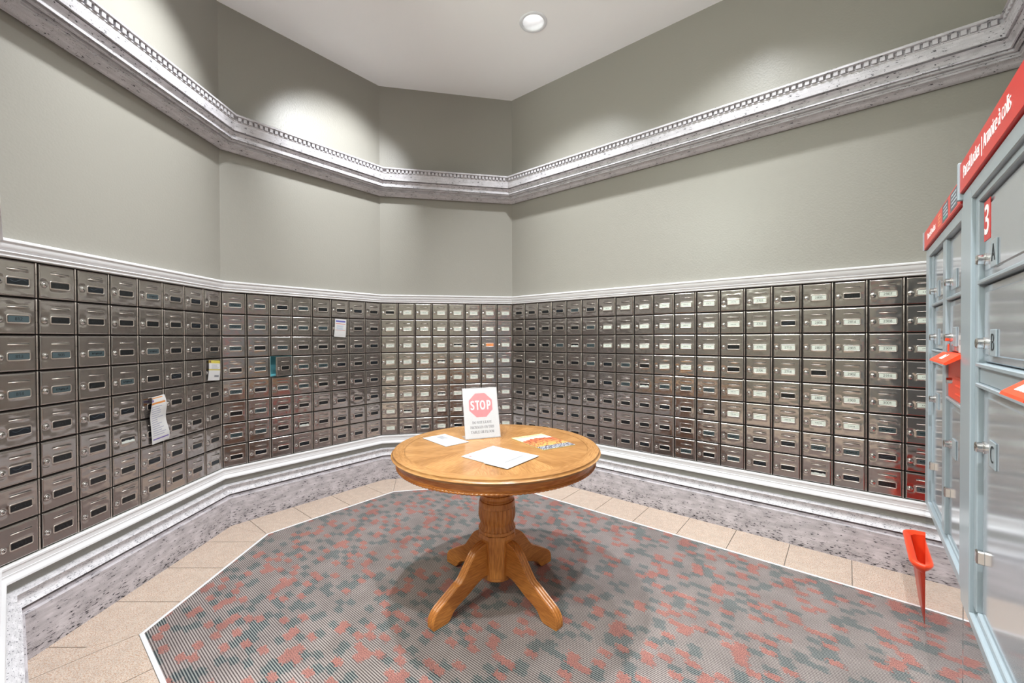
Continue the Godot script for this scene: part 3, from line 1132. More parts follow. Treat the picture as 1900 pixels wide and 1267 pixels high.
func make_mailboxes() -> void:
	var doors := []
	for k in 5:
		doors.append(door_mesh(k))
	var lock := ArrayMesh.new()
	var mb := MB.new()
	mb.lathe([Vector2(0.0001, 0.0072), Vector2(0.0062, 0.0070), Vector2(0.0088, 0.0060), Vector2(0.0098, 0.0044), Vector2(0.0100, 0.0030), Vector2(0.0122, 0.0024), Vector2(0.0130, 0.0010), Vector2(0.0130, -0.001)], 20)
	mb.add_to(lock)
	mb = MB.new()
	mb.lathe([Vector2(0.0001, 0.0074), Vector2(0.0021, 0.0074), Vector2(0.0021, 0.006)], 8)
	mb.box(Vector3(0, 0.0072, 0.0030), Vector3(0.0017, 0.0006, 0.0046))
	mb.add_to(lock)
	lock.surface_set_material(0, M.chrome)
	lock.surface_set_material(1, M.dark)
	var frame := ring_mesh(0.0800, 0.0330, 0.006, 0.0026)
	mb = MB.new()
	mb.box(Vector3.ZERO, Vector3(0.074, 0.0026, 0.0016), 0.0004)
	var slot := ArrayMesh.new()
	mb.add_to(slot)
	mb = MB.new()
	var lip := []
	for k in 7:
		var a := PI * k / 6.0
		var line := []
		for x in [-0.0385, -0.0375, 0.0, 0.0375, 0.0385]:
			var q: float = 0.2 if absf(x) > 0.038 else 1.0
			line.append(Vector3(x, -0.0034 + cos(a) * 0.0021 * q, sin(a) * 0.0024 * q))
		lip.append(line)
	mb.grid(lip, false, func(r: int, c: int) -> Vector2: return Vector2(c, r) * 0.01, true, -1.0)
	mb.add_to(slot)
	slot.surface_set_material(0, M.dark)
	slot.surface_set_material(1, M.steel_edge)
	var card := leaf(Vector3(-0.0365, 0.0125, 0), Vector3(0.073, 0, 0), Vector3(0, -0.025, 0), 0.0008)
	mb = MB.new()
	mb.lathe([Vector2(0.0001, 0.0755), Vector2(0.0026, 0.0755), Vector2(0.0032, 0.074), Vector2(0.0032, 0.027), Vector2(0.0020, 0.026), Vector2(0.0020, 0.024), Vector2(0.0032, 0.023), Vector2(0.0032, -0.023), Vector2(0.0020, -0.024), Vector2(0.0020, -0.026), Vector2(0.0032, -0.027), Vector2(0.0032, -0.074), Vector2(0.0026, -0.0755), Vector2(0.0001, -0.0755)], 10)
	var hinge := mb.mesh()
	mb = MB.new()
	mb.box(Vector3(0, 0, -0.056), Vector3(0.1582, 0.1560, 0.098), 0.001)
	var body := mb.mesh()
	# the open one: walls, floor and back of a hollow box
	mb = MB.new()
	for q in [[Vector3(-0.0781, 0, -0.056), Vector3(0.002, 0.156, 0.098)], [Vector3(0.0781, 0, -0.056), Vector3(0.002, 0.156, 0.098)], [Vector3(0, 0.077, -0.056), Vector3(0.154, 0.002, 0.098)], [Vector3(0, -0.077, -0.056), Vector3(0.154, 0.002, 0.098)], [Vector3(0, 0, -0.104), Vector3(0.154, 0.152, 0.002)]]:
		mb.box(q[0], q[1])
	var hollow := mb.mesh()
	var wall_words := {LW: "left wall", BL: "angled wall", BK: "back wall", RW: "right wall"}
	var groups := {LW: "mailboxes on the left wall", BL: "mailboxes on the angled wall", BK: "mailboxes on the narrow back wall", RW: "mailboxes on the long right wall"}
	for i in [LW, BL, BK, RW]:
		var cols: int = CARDS[i][0].length()
		var d := dir(i)
		var n := inward(i)
		for r in 8:
			for c in cols:
				var kind: String = CARDS[i][r][c]
				var open: bool = i == BL and r == 3 and c == 2
				var label := "steel mailbox with %s on the %s, %s row, column %s from left" % [CARD_WORDS[kind], wall_words[i], ORD[r], NUM[c]]
				if open:
					label = "steel mailbox standing open with a pale blue inside, on the angled wall"
				var t := thing("mailbox", label, "mailbox", v3(PT[i] + d * (c + 0.5) * BOX, BOX_TOP - (r + 1) * ROW), groups[i])
				t.rotation.y = d.angle()
				var mid := Vector3(0, ROW * 0.5, 0)
				var b := obj("body", hollow if open else body, M.box_inside if open else M.box_body, t)
				b.position = mid
				var hg := obj("hinge", hinge, M.steel_edge, t)
				hg.position = mid + Vector3(0.0752, 0, 0.0005)
				var dr := obj("door", doors[rng.randi_range(0, 4)], M.steel, t)
				dr.position = mid + Vector3(-0.0022, 0, 0.0035)
				dr.rotation = Vector3(rng.randf_range(-0.008, 0.008), rng.randf_range(-0.006, 0.006), rng.randf_range(-0.004, 0.004))
				if open:
					dr.rotation = Vector3(0, 0.46, 0)
					dr.position = mid + Vector3(0.0752 - 0.0770 * cos(0.46), 0, 0.002 + 0.0770 * sin(0.46))
				var k := obj("lock", lock, null, dr)
				k.position = Vector3(-0.0536, -0.0158, -0.0006)
				k.rotation = Vector3(PI / 2, 0, 0)
				obj("letter_slot", slot, null, dr).position = Vector3(0.0096, 0.0403, 0.0002)
				obj("name_frame", frame, M.steel_edge, dr).position = Vector3(0.0096, -0.0134, 0.0006)
				var mat: Material
				match kind:
					"d": mat = M.cards[[9, 10, 10][rng.randi_range(0, 2)]]
					"w": mat = M.cards[rng.randi_range(6, 7)]
					"t": mat = M.cards[8]
					"n": mat = M.cards[0]
					"T": mat = M.cards[1]
					"o": mat = M.cards[11]
					"h": mat = M.cards[12]
				obj("name_card", card, mat, dr).position = Vector3(0.0096, -0.0134, 0.0024)
				var key := "%d.%d.%d" % [i, r, c]
				if NUMBERS.has(key):
					lettering(NUMBERS[key], 0.0125, 0.0, M.ink, dr, "printed_number", "Droid Sans").position = Vector3(0.0096, -0.0134, 0.0027)

# ------------------------------------------------------------------ parcel lockers
func locker_frame() -> Transform3D:
	var d := dir(RW)
	var n := inward(RW)
	var a := PT[RW] + d * 2.880 + n * 0.770
	var b := PT[RW] + d * 2.860 + n * 2.090
	var x := (b - a).normalized()
	return Transform3D(Basis(Vector3.UP, x.angle()), v3(a, 0.0024))

func bx(c0: Vector3, c1: Vector3, e := 0.002) -> ArrayMesh:
	var mb := MB.new()
	mb.box((c0 + c1) * 0.5, c1 - c0, e)
	return mb.mesh()

func locker_door(t: Node3D, x0: float, x1: float, y0: float, y1: float, plate_letter: String, label := "") -> void:
	# a sheet-metal door with a folded edge; the lock sits at its left
	var o := Vector3((x0 + x1) * 0.5, (y0 + y1) * 0.5, -0.014)
	var hw := (x1 - x0) * 0.5 - 0.003
	var hh := (y1 - y0) * 0.5 - 0.003
	var rows := []
	for q in [[0.0, -0.012], [0.0, -0.003], [0.003, 0.0], [0.016, 0.0], [0.019, 0.0025]]:
		var line := []
		for k in [[-1, 1], [1, 1], [1, -1], [-1, -1]]:
			line.append(Vector3(k[0] * (hw - q[0]), k[1] * (hh - q[0]), q[1]))
		rows.append(line)
	var mb := MB.new()
	for r in rows.size() - 1:
		for k in 4:
			var a: Vector3 = rows[r][k]
			var b: Vector3 = rows[r][(k + 1) % 4]
			var c: Vector3 = rows[r + 1][(k + 1) % 4]
			var e: Vector3 = rows[r + 1][k]
			var nn := (c - a).cross(e - b).normalized()
			if nn.dot(Vector3(a.x + b.x, a.y + b.y, 0.05)) < 0.0:
				nn = -nn
			mb.quad(a, b, c, e, nn)
	mb.quad(rows[4][0], rows[4][1], rows[4][2], rows[4][3], Vector3(0, 0, 1))
	var dr := obj("door", mb.mesh(), M.locker_door, t)
	dr.position = o
	if label:
		dr.set_meta("label", label)
	var low := y1 - y0 > 0.35
	var ly := (hh - 0.14) if low else -hh + 0.045
	mb = MB.new()
	mb.lathe([Vector2(0.0001, 0.016), Vector2(0.010, 0.016), Vector2(0.0125, 0.014), Vector2(0.0125, 0.004), Vector2(0.015, 0.003), Vector2(0.015, 0.0)], 20)
	var lk := obj("lock", mb.mesh(), M.chrome, dr)
	lk.position = Vector3(-hw + 0.026, ly, 0.002)
	lk.rotation.x = PI / 2
	var pl := obj("number_plate", bx(Vector3(-0.026, -0.030, 0), Vector3(0.026, 0.030, 0.003), 0.001), M.locker, dr)
	pl.position = Vector3(-hw + 0.115, ly + 0.002, 0.0025)
	if plate_letter:
		lettering(plate_letter, 0.036, 0.0, M.ink, dr, "plate_letter").position = Vector3(-hw + 0.115, ly + 0.002, 0.0060)
	if low:
		var hk := obj("lower_latch", bx(Vector3(-0.010, -0.016, 0), Vector3(0.010, 0.016, 0.016), 0.003), M.chrome, dr)
		hk.position = Vector3(-hw + 0.026, -hh + 0.145, 0.0)

func mail_flap(t: Node3D, x0: float, x1: float, y: float) -> void:
	var mb := MB.new()
	var prof := [Vector2(-0.010, y), Vector2(0.002, y + 0.002), Vector2(0.032, y - 0.022), Vector2(0.034, y - 0.027), Vector2(0.029, y - 0.029), Vector2(0.000, y - 0.010), Vector2(-0.010, y - 0.012)]
	var ix := Geometry2D.triangulate_polygon(PackedVector2Array(prof))
	for e in [x0, x1]:
		var nn := Vector3(-1 if e == x0 else 1, 0, 0)
		for k in range(0, ix.size(), 3):
			var q := []
			for j in 3:
				q.append(Vector3(e, prof[ix[k + j]].y, prof[ix[k + j]].x))
			mb.tri(q[0], q[1], q[2], nn, nn, nn)
	for k in prof.size():
		var a: Vector2 = prof[k]
		var b: Vector2 = prof[(k + 1) % prof.size()]
		var w := b - a
		mb.quad(Vector3(x0, a.y, a.x), Vector3(x1, a.y, a.x), Vector3(x1, b.y, b.x), Vector3(x0, b.y, b.x), Vector3(0, w.x, -w.y).normalized())
	var f := obj("mail_flap", mb.mesh(), M.orange, t)
	f.set_meta("label", "orange-red outgoing mail flap")
	var l := lettering("Mail", 0.020, 0.07, M.letter_white, f, "lettering", "Droid Sans", true)
	l.transform = Transform3D(Basis(Vector3.RIGHT, -0.90), Vector3((x0 + x1) * 0.5, y - 0.0095, 0.0175))

func make_lockers() -> void:
	var T := locker_frame()
	# far unit: two columns of doors
	var t := thing("parcel_locker", "grey parcel locker with two door columns and a red mail panel, beside the bin", "parcel locker", Vector3.ZERO, "parcel lockers")
	t.transform = T
	obj("body", bx(Vector3(0.0, 0.62, -0.43), Vector3(0.797, 1.755, -0.028)), M.locker, t)
	obj("base", bx(Vector3(0.0, 0.0, -0.42), Vector3(0.797, 0.618, -0.002)), M.mirror, t).set_meta("label", "polished metal base")
	obj("frame_stile", bx(Vector3(0.0, 0.62, -0.028), Vector3(0.085, 1.68, 0.0)), M.locker, t)
	obj("frame_stile", bx(Vector3(0.085, 0.66, -0.028), Vector3(0.120, 1.645, -0.008)), M.locker, t)
	obj("frame_stile", bx(Vector3(0.415, 0.66, -0.028), Vector3(0.475, 1.645, -0.003)), M.locker, t)
	obj("frame_stile", bx(Vector3(0.757, 0.62, -0.028), Vector3(0.797, 1.68, 0.0)), M.locker, t)
	obj("frame_rail", bx(Vector3(0.085, 1.645, -0.028), Vector3(0.757, 1.68, 0.0)), M.locker, t)
	obj("frame_rail", bx(Vector3(0.085, 0.62, -0.028), Vector3(0.757, 0.648, 0.0)), M.locker, t)
	obj("frame_rail", bx(Vector3(0.085, 0.648, -0.028), Vector3(0.757, 0.662, -0.010)), M.locker, t)
	for xx in [[0.120, 0.415], [0.475, 0.757]]:
		obj("door_divider", bx(Vector3(xx[0], 1.440, -0.028), Vector3(xx[1], 1.450, -0.004)), M.locker, t)
	obj("door_divider", bx(Vector3(0.120, 1.262, -0.028), Vector3(0.415, 1.270, -0.004)), M.locker, t)
	obj("blank_panel", bx(Vector3(0.120, 1.228, -0.028), Vector3(0.415, 1.262, -0.008)), M.locker, t)
	obj("door_divider", bx(Vector3(0.120, 1.218, -0.028), Vector3(0.415, 1.228, -0.002)), M.locker, t)
	locker_door(t, 0.120, 0.415, 1.450, 1.645, "")
	locker_door(t, 0.120, 0.415, 1.270, 1.440, "")
	locker_door(t, 0.120, 0.415, 0.662, 1.218, "")
	locker_door(t, 0.475, 0.757, 1.450, 1.645, "")
	locker_door(t, 0.475, 0.757, 1.270, 1.440, "")
	locker_door(t, 0.475, 0.757, 0.662, 1.112, "")
	obj("door_divider", bx(Vector3(0.475, 1.112, -0.028), Vector3(0.757, 1.122, -0.004)), M.locker, t)
	var rp := obj("mail_panel", bx(Vector3(0.475, 1.122, -0.030), Vector3(0.757, 1.270, -0.010), 0.003), M.orange, t)
	rp.set_meta("label", "orange-red mail panel with slots")
	for k in 3:
		obj("panel_rib", bx(Vector3(0.62, 1.140 + k * 0.026, -0.010), Vector3(0.74, 1.148 + k * 0.026, -0.006)), M.orange, rp)
	var mb := MB.new()
	mb.lathe([Vector2(0.0001, 0.014), Vector2(0.009, 0.013), Vector2(0.010, 0.0)], 16)
	var lk := obj("lock", mb.mesh(), M.chrome, rp)
	lk.position = Vector3(0.545, 1.180, -0.010)
	lk.rotation.x = PI / 2
	obj("paper_label", leaf(Vector3(0.655, 1.325, -0.0095), Vector3(0.085, 0, 0), Vector3(0, -0.052, 0), 0.0006), printed(0), t).set_meta("label", "white printed label stuck to a door")
	obj("key_tag", bx(Vector3(0.494, 1.272, -0.008), Vector3(0.512, 1.296, -0.005), 0.001), M.orange, t)
	mail_flap(t, 0.470, 0.762, 1.268)
	var hd := obj("header_sign", bx(Vector3(0.0, 1.684, -0.028), Vector3(0.797, 1.757, 0.006), 0.001), M.red, t)
	hd.set_meta("label", "red header sign with a dark print panel")
	obj("sign_print", leaf(Vector3(0.015, 1.754, 0.0068), Vector3(0.775, 0, 0), Vector3(0, -0.066, 0), 0.0008), M.header, hd)
	obj("sign_end_cap", bx(Vector3(-0.006, 1.682, -0.02), Vector3(0.0, 1.759, 0.010), 0.001), M.locker, hd)
	lettering("Parcel Locker", 0.022, 0.22, M.letter_white, hd, "lettering", "Droid Sans").position = Vector3(0.22, 1.720, 0.0072)
	# near unit: one column of wide doors
	t = thing("parcel_locker", "grey metal parcel locker with wide doors lettered A, B, C and a red 3 sticker", "parcel locker", Vector3.ZERO, "parcel lockers")
	t.transform = T
	obj("body", bx(Vector3(0.807, 0.60, -0.43), Vector3(1.600, 1.780, -0.028)), M.locker, t)
	obj("base", bx(Vector3(0.807, 0.0, -0.42), Vector3(1.600, 0.598, -0.002)), M.mirror, t).set_meta("label", "polished metal base")
	obj("frame_stile", bx(Vector3(0.807, 0.60, -0.028), Vector3(0.915, 1.705, 0.004)), M.locker, t)
	obj("frame_stile", bx(Vector3(0.915, 0.64, -0.028), Vector3(0.945, 1.668, -0.004)), M.locker, t)
	obj("frame_stile", bx(Vector3(1.500, 0.60, -0.028), Vector3(1.600, 1.705, 0.004)), M.locker, t)
	obj("frame_rail", bx(Vector3(0.915, 1.668, -0.028), Vector3(1.500, 1.705, 0.004)), M.locker, t)
	obj("frame_rail", bx(Vector3(0.945, 1.650, -0.028), Vector3(1.500, 1.668, -0.004)), M.locker, t)
	obj("frame_rail", bx(Vector3(0.915, 0.60, -0.028), Vector3(1.500, 0.624, 0.004)), M.locker, t)
	obj("frame_rail", bx(Vector3(0.945, 0.624, -0.028), Vector3(1.500, 0.642, -0.006)), M.locker, t)
	obj("door_divider", bx(Vector3(0.945, 1.447, -0.028), Vector3(1.500, 1.457, -0.002)), M.locker, t)
	obj("door_divider", bx(Vector3(0.945, 1.247, -0.028), Vector3(1.500, 1.257, 0.0)), M.locker, t)
	obj("blank_panel", bx(Vector3(0.945, 1.208, -0.028), Vector3(1.500, 1.247, -0.008)), M.locker, t)
	obj("door_divider", bx(Vector3(0.945, 1.198, -0.028), Vector3(1.500, 1.208, 0.0)), M.locker, t)
	locker_door(t, 0.945, 1.500, 1.457, 1.650, "A")
	locker_door(t, 0.945, 1.500, 1.257, 1.447, "B")
	locker_door(t, 0.945, 1.500, 0.642, 1.198, "C")
	mail_flap(t, 1.365, 1.495, 1.250)
	var st := obj("number_sticker", bx(Vector3(0.962, 1.548, -0.0118), Vector3(1.020, 1.642, -0.0105), 0.0003), M.red, t)
	st.set_meta("label", "red sticker with a white 3")
	lettering("3", 0.070, 0.040, M.letter_white, st, "lettering", "Droid Sans", true).position = Vector3(0.991, 1.595, -0.0100)
	hd = obj("header_sign", bx(Vector3(0.812, 1.708, -0.028), Vector3(1.600, 1.786, 0.010), 0.001), M.red, t)
	hd.set_meta("label", "red header sign reading Parcel Locker, Armoire à colis")
	obj("sign_end_cap", bx(Vector3(0.798, 1.690, -0.02), Vector3(0.8115, 1.792, 0.014), 0.002), M.locker, hd)
	lettering("Parcel Locker | Armoire à colis", 0.030, 0.435, M.letter_white, hd, "lettering", "Droid Sans").position = Vector3(1.078, 1.750, 0.0105)

func round_rect(w: float, h: float, r: float, seg := 5) -> Array:
	var out := []
	for q in 4:
		var c := Vector2((w - r) * (1 if q in [0, 3] else -1), (h - r) * (1 if q in [0, 1] else -1))
		for k in seg + 1:
			var a := q * PI / 2 + k * PI / 2 / seg
			out.append(c + Vector2(cos(a), sin(a)) * r)
	return out

func make_bin() -> void:
	var T := locker_frame()
	var t := thing("waste_bin", "orange plastic bin with a flared rim on the floor beside the far parcel locker", "bin")
	t.transform = T * Transform3D(Basis.IDENTITY, Vector3(-0.315, 0, -0.110))
	var put_row := func(y: float, w: float, h: float, r: float, cz: float) -> Array:
		var line := []
		for p in round_rect(w, h, r):
			line.append(Vector3(p.x, y, p.y + cz))
		return line
	var mb := MB.new()
	var rows := []
	for q in [[0.0, 0.170, 0.085], [0.004, 0.176, 0.092], [0.265, 0.196, 0.122], [0.267, 0.198, 0.124]]:
		rows.append(put_row.call(q[0], q[1], q[2], 0.045, 0.0))
	mb.grid(rows, true, func(r: int, c: int) -> Vector2: return Vector2(c * 0.02, r * 0.1), true, 0.3)
	rows = []
	for q in [[0.300, 0.192, 0.118], [0.030, 0.166, 0.082]]:
		rows.append(put_row.call(q[0], q[1], q[2], 0.042, 0.0))
	mb.grid(rows, true, func(r: int, c: int) -> Vector2: return Vector2(c * 0.02, r * 0.1), true, 0.3)
	var bot := []
	for p in rows[1]:
		bot.append(p)
	mb.face(bot, Vector3.UP)
	obj("tub", mb.mesh(), M.orange, t)
	mb = MB.new()
	rows = []
	for q in [[0.262, 0.199, 0.124], [0.282, 0.212, 0.140], [0.300, 0.219, 0.148], [0.309, 0.217, 0.147], [0.312, 0.212, 0.142], [0.310, 0.206, 0.134], [0.300, 0.194, 0.119]]:
		rows.append(put_row.call(q[0], q[1], q[2], 0.050, 0.0))
	mb.grid(rows, true, func(r: int, c: int) -> Vector2: return Vector2(c * 0.02, r * 0.1), true, 0.3)
	obj("rim", mb.mesh(), M.orange, t)

# ------------------------------------------------------------------ table
const TABLE := Vector2(-0.082, 2.140)

func make_table() -> void:
	var t := thing("pedestal_table", "round oak pedestal table with four carved feet standing on the mat", "table", v3(TABLE, 0.0024))
	var mb := MB.new()
	var edge := [Vector2(0.4685, 0.7600), Vector2(0.5200, 0.7600)]
	edge.append_array(curve(Vector2(0.523, 0.7595), Vector2(0.533, 0.7470), 0.2, 4))
	edge.append_array(curve(Vector2(0.533, 0.7450), Vector2(0.524, 0.7345), 0.22, 4))
	edge.append_array([Vector2(0.512, 0.733), Vector2(0.400, 0.733)])
	mb.lathe(edge, 96, Vector3.ZERO, false)
	var top := obj("tabletop", mb.mesh(), M.wood, t)
	# sunburst of eight veneers inside the border
	for k in 8:
		mb = MB.new()
		var a0 := TAU * k / 8.0 + 0.16
		var rows := 9
		for j in rows:
			var a := a0 + TAU / 8.0 * j / rows + (0.0012 if j == 0 else 0.0)
			var b := a0 + TAU / 8.0 * (j + 1) / rows - (0.0012 if j == rows - 1 else 0.0)
			var mid := a0 + TAU / 16.0
			var pts := [Vector3.ZERO, Vector3(cos(a), 0, sin(a)) * 0.4675, Vector3(cos(b), 0, sin(b)) * 0.4675]
			var uvs := []
			for p in pts:
				uvs.append(Vector2(p.x * cos(mid) + p.z * sin(mid), -p.x * sin(mid) + p.z * cos(mid)) + Vector2(k * 0.37, k * 0.61))
			mb.tri(pts[0] + Vector3(0, 0.7596, 0), pts[1] + Vector3(0, 0.7596, 0), pts[2] + Vector3(0, 0.7596, 0), Vector3.UP, Vector3.UP, Vector3.UP, uvs[0], uvs[1], uvs[2])
		obj("veneer_wedge", mb.mesh(), M.wood, top)
	mb = MB.new()
	mb.lathe([Vector2(0.508, 0.734), Vector2(0.508, 0.730), Vector2(0.503, 0.726), Vector2(0.503, 0.704), Vector2(0.506, 0.7015), Vector2(0.506, 0.699)], 96, Vector3.ZERO, false)
	mb.lathe([Vector2(0.500, 0.688), Vector2(0.480, 0.686), Vector2(0.10, 0.686)], 96, Vector3.ZERO, false)
	obj("apron", mb.mesh(), M.wood_edge, t)
	# rope bead round the bottom of the apron
	mb = MB.new()
	var rows2 := []
	var seg := 800
	for k in 9:
		var a := TAU * k / 8.0
		var line := []
		for s in seg:
			var th := TAU * s / seg
			var rr := 0.0060 + 0.0012 * cos(a * 1.0 + th * 160.0)
			line.append(Vector3(cos(th) * (0.504 + cos(a) * rr), 0.6935 + sin(a) * rr, sin(th) * (0.504 + cos(a) * rr)))
		rows2.append(line)
	mb.grid(rows2, true, func(r: int, c: int) -> Vector2: return Vector2(c * 0.004, r * 0.005), false, -1.0)
	obj("rope_bead", mb.mesh(), M.wood_edge, t)
	# turned column
	mb = MB.new()
	var col := [Vector2(0.0955, 0.686), Vector2(0.0955, 0.560), Vector2(0.092, 0.556)]
	col.append_array(curve(Vector2(0.090, 0.552), Vector2(0.090, 0.524), 0.22, 6))
	col.append_array([Vector2(0.082, 0.522), Vector2(0.082, 0.517)])
	col.append_array(curve(Vector2(0.089, 0.515), Vector2(0.089, 0.488), 0.22, 6))
	col.append_array([Vector2(0.084, 0.486), Vector2(0.084, 0.481), Vector2(0.091, 0.479), Vector2(0.0955, 0.466), Vector2(0.0955, 0.452), Vector2(0.092, 0.450)])
	mb.lathe(col, 48)
	mb.lathe([Vector2(0.090, 0.338), Vector2(0.0955, 0.336), Vector2(0.097, 0.328), Vector2(0.0955, 0.320), Vector2(0.088, 0.317), Vector2(0.088, 0.310)], 48)
	obj("column", mb.mesh(), M.wood_dark, t)
	mb = MB.new()
	var vase := []
	for k in 15:
		var u := k / 14.0
		var y := lerpf(0.450, 0.338, u)
		var r := 0.0945 + 0.003 * sin(u * PI * 1.1) - 0.012 * pow(clampf((u - 0.35) / 0.45, 0, 1), 1.5) + 0.016 * pow(clampf((u - 0.72) / 0.28, 0, 1), 1.4)
		vase.append(Vector2(r, y))
	mb.lathe(vase, 192, Vector3.ZERO, true, func(k: int, a: float) -> float: return 1.0 - 0.085 * pow(absf(cos(a * 13.0)), 7.0))
	obj("fluted_vase", mb.mesh(), M.wood_dark, t)
	# eight-sided block and its foot ring
	mb = MB.new()
	var blk := []
	for q in [[0.306, 0.100], [0.312, 0.096]]:
		pass
	var oct := func(y: float, r: float, cut: float) -> Array:
		var o := []
		for k in 8:
			var a := PI / 8 + k * PI / 4
			o.append(Vector3(cos(a) * r, y, sin(a) * r))
		return o
	for q in [[0.318, 0.070], [0.316, 0.098], [0.298, 0.103], [0.104, 0.095], [0.100, 0.060]]:
		blk.append(oct.call(q[0], q[1], 0.0))
	for r in blk.size() - 1:
		for k in 8:
			var a: Vector3 = blk[r][k]
			var b: Vector3 = blk[r][(k + 1) % 8]
			var c: Vector3 = blk[r + 1][(k + 1) % 8]
			var e: Vector3 = blk[r + 1][k]
			var nn := (c - a).cross(e - b).normalized()
			if nn.dot(Vector3(a.x + b.x, (a.y - 0.2) * 2.0, a.z + b.z)) < 0.0:
				nn = -nn
			mb.quad(a, b, c, e, nn, Vector2(-a.y, k * 0.08), Vector2(-b.y, k * 0.08 + 0.075), Vector2(-c.y, k * 0.08 + 0.075), Vector2(-e.y, k * 0.08))
	obj("block", mb.mesh(), M.wood_dark, t)
	mb = MB.new()
	mb.lathe([Vector2(0.0001, 0.104), Vector2(0.082, 0.104), Vector2(0.086, 0.099), Vector2(0.086, 0.090), Vector2(0.078, 0.082), Vector2(0.0001, 0.080)], 40)
	obj("foot_ring", mb.mesh(), M.wood_dark, t)
	var leg := leg_mesh()
	for k in 4:
		var o := obj("leg", leg, M.wood_dark, t)
		o.rotation.y = PI / 4 + k * PI / 2

func smooth(p: Array, n: int) -> Array:
	# points along a Catmull-Rom curve, n to a span
	var out := []
	for k in p.size() - 1:
		var a: Vector2 = p[maxi(k - 1, 0)]
		var d: Vector2 = p[mini(k + 2, p.size() - 1)]
		for j in n:
			out.append(p[k].cubic_interpolate(p[k + 1], a, d, float(j) / n))
	out.append(p[-1])
	return out

func leg_mesh() -> ArrayMesh:
	# stations from the block out to the toe: a point on the ridged back and one on the underside
	var top := smooth([Vector2(0.070, 0.288), Vector2(0.120, 0.283), Vector2(0.165, 0.258), Vector2(0.205, 0.210), Vector2(0.240, 0.165), Vector2(0.262, 0.146), Vector2(0.278, 0.140), Vector2(0.320, 0.116), Vector2(0.360, 0.094), Vector2(0.392, 0.074), Vector2(0.411, 0.048), Vector2(0.416, 0.022), Vector2(0.414, 0.0)], 3)
	var low := smooth([Vector2(0.070, 0.118), Vector2(0.105, 0.118), Vector2(0.135, 0.112), Vector2(0.165, 0.100), Vector2(0.195, 0.084), Vector2(0.225, 0.070), Vector2(0.250, 0.060), Vector2(0.275, 0.050), Vector2(0.298, 0.036), Vector2(0.310, 0.020), Vector2(0.322, 0.006), Vector2(0.332, 0.0), Vector2(0.345, 0.0)], 3)
	var hw := 0.0235
	var sec := []                        # (across, depth below the back)
	for k in 25:
		var x := -1.0 + k / 12.0
		var g := 0.0035 * pow(absf(cos(x * PI * 1.5)), 3.0)
		if absf(x) > 0.94:
			g = 0.003
		sec.append(Vector2(x * hw, g))
	var rows := []
	var n := top.size()
	for s in n:
		var a: Vector2 = top[s]
		var b: Vector2 = low[s]
		var down := (b - a).normalized()
		var line := []
		for q in sec:
			var p: Vector2 = a + down * q.y
			line.append(Vector3(p.x, p.y, q.x))
		line.append(Vector3(lerpf(a.x, b.x, 0.25), lerpf(a.y, b.y, 0.25), hw))
		line.append(Vector3(lerpf(a.x, b.x, 0.96), lerpf(a.y, b.y, 0.96), hw))
		line.append(Vector3(b.x, b.y, hw - 0.002))
		line.append(Vector3(b.x, b.y, -hw + 0.002))
		line.append(Vector3(lerpf(a.x, b.x, 0.96), lerpf(a.y, b.y, 0.96), -hw))
		line.append(Vector3(lerpf(a.x, b.x, 0.25), lerpf(a.y, b.y, 0.25), -hw))
		rows.append(line)
	var mb := MB.new()
	# flat shading across the section keeps its arrises; build quads by hand
	var C: int = rows[0].size()
	for s in n - 1:
		for c in C:
			var a: Vector3 = rows[s][c]
			var b: Vector3 = rows[s][(c + 1) % C]
			var d: Vector3 = rows[s + 1][(c + 1) % C]
			var e: Vector3 = rows[s + 1][c]
			var g := (d - a).cross(e - b)
			if g.length() < 1e-12:
				continue
			var nn := g.normalized()
			var cen := (v_avg(rows[s]) + v_avg(rows[s + 1])) * 0.5
			if nn.dot((a + b + d + e) * 0.25 - cen) < 0.0:
				nn = -nn
			mb.quad(a, b, d, e, nn, Vector2(a.x, a.y + a.z), Vector2(b.x, b.y + b.z), Vector2(d.x, d.y + d.z), Vector2(e.x, e.y + e.z))
	var toe: Array = rows[n - 1]
	mb.face(toe, Vector3.DOWN)
	return mb.mesh()

func v_avg(a: Array) -> Vector3:
	var s := Vector3.ZERO
	for p in a:
		s += p
	return s / a.size()

func flat_sheet(called: String, label: String, category: String, a: Vector2, b: Vector2, d: Vector2, y: float, thick: float, mat: Material, group := "") -> Node3D:
	# lies on the table: a is the print's first corner, b the end of its first line, d the corner below a
	var u := v3(b - a, 0)
	var w := v3(d - a, 0)
	var o := obj(called, leaf(Vector3.ZERO, u, w, thick), mat)
	o.position = v3(a, y)
	tag(o, label, category, group)
	return o

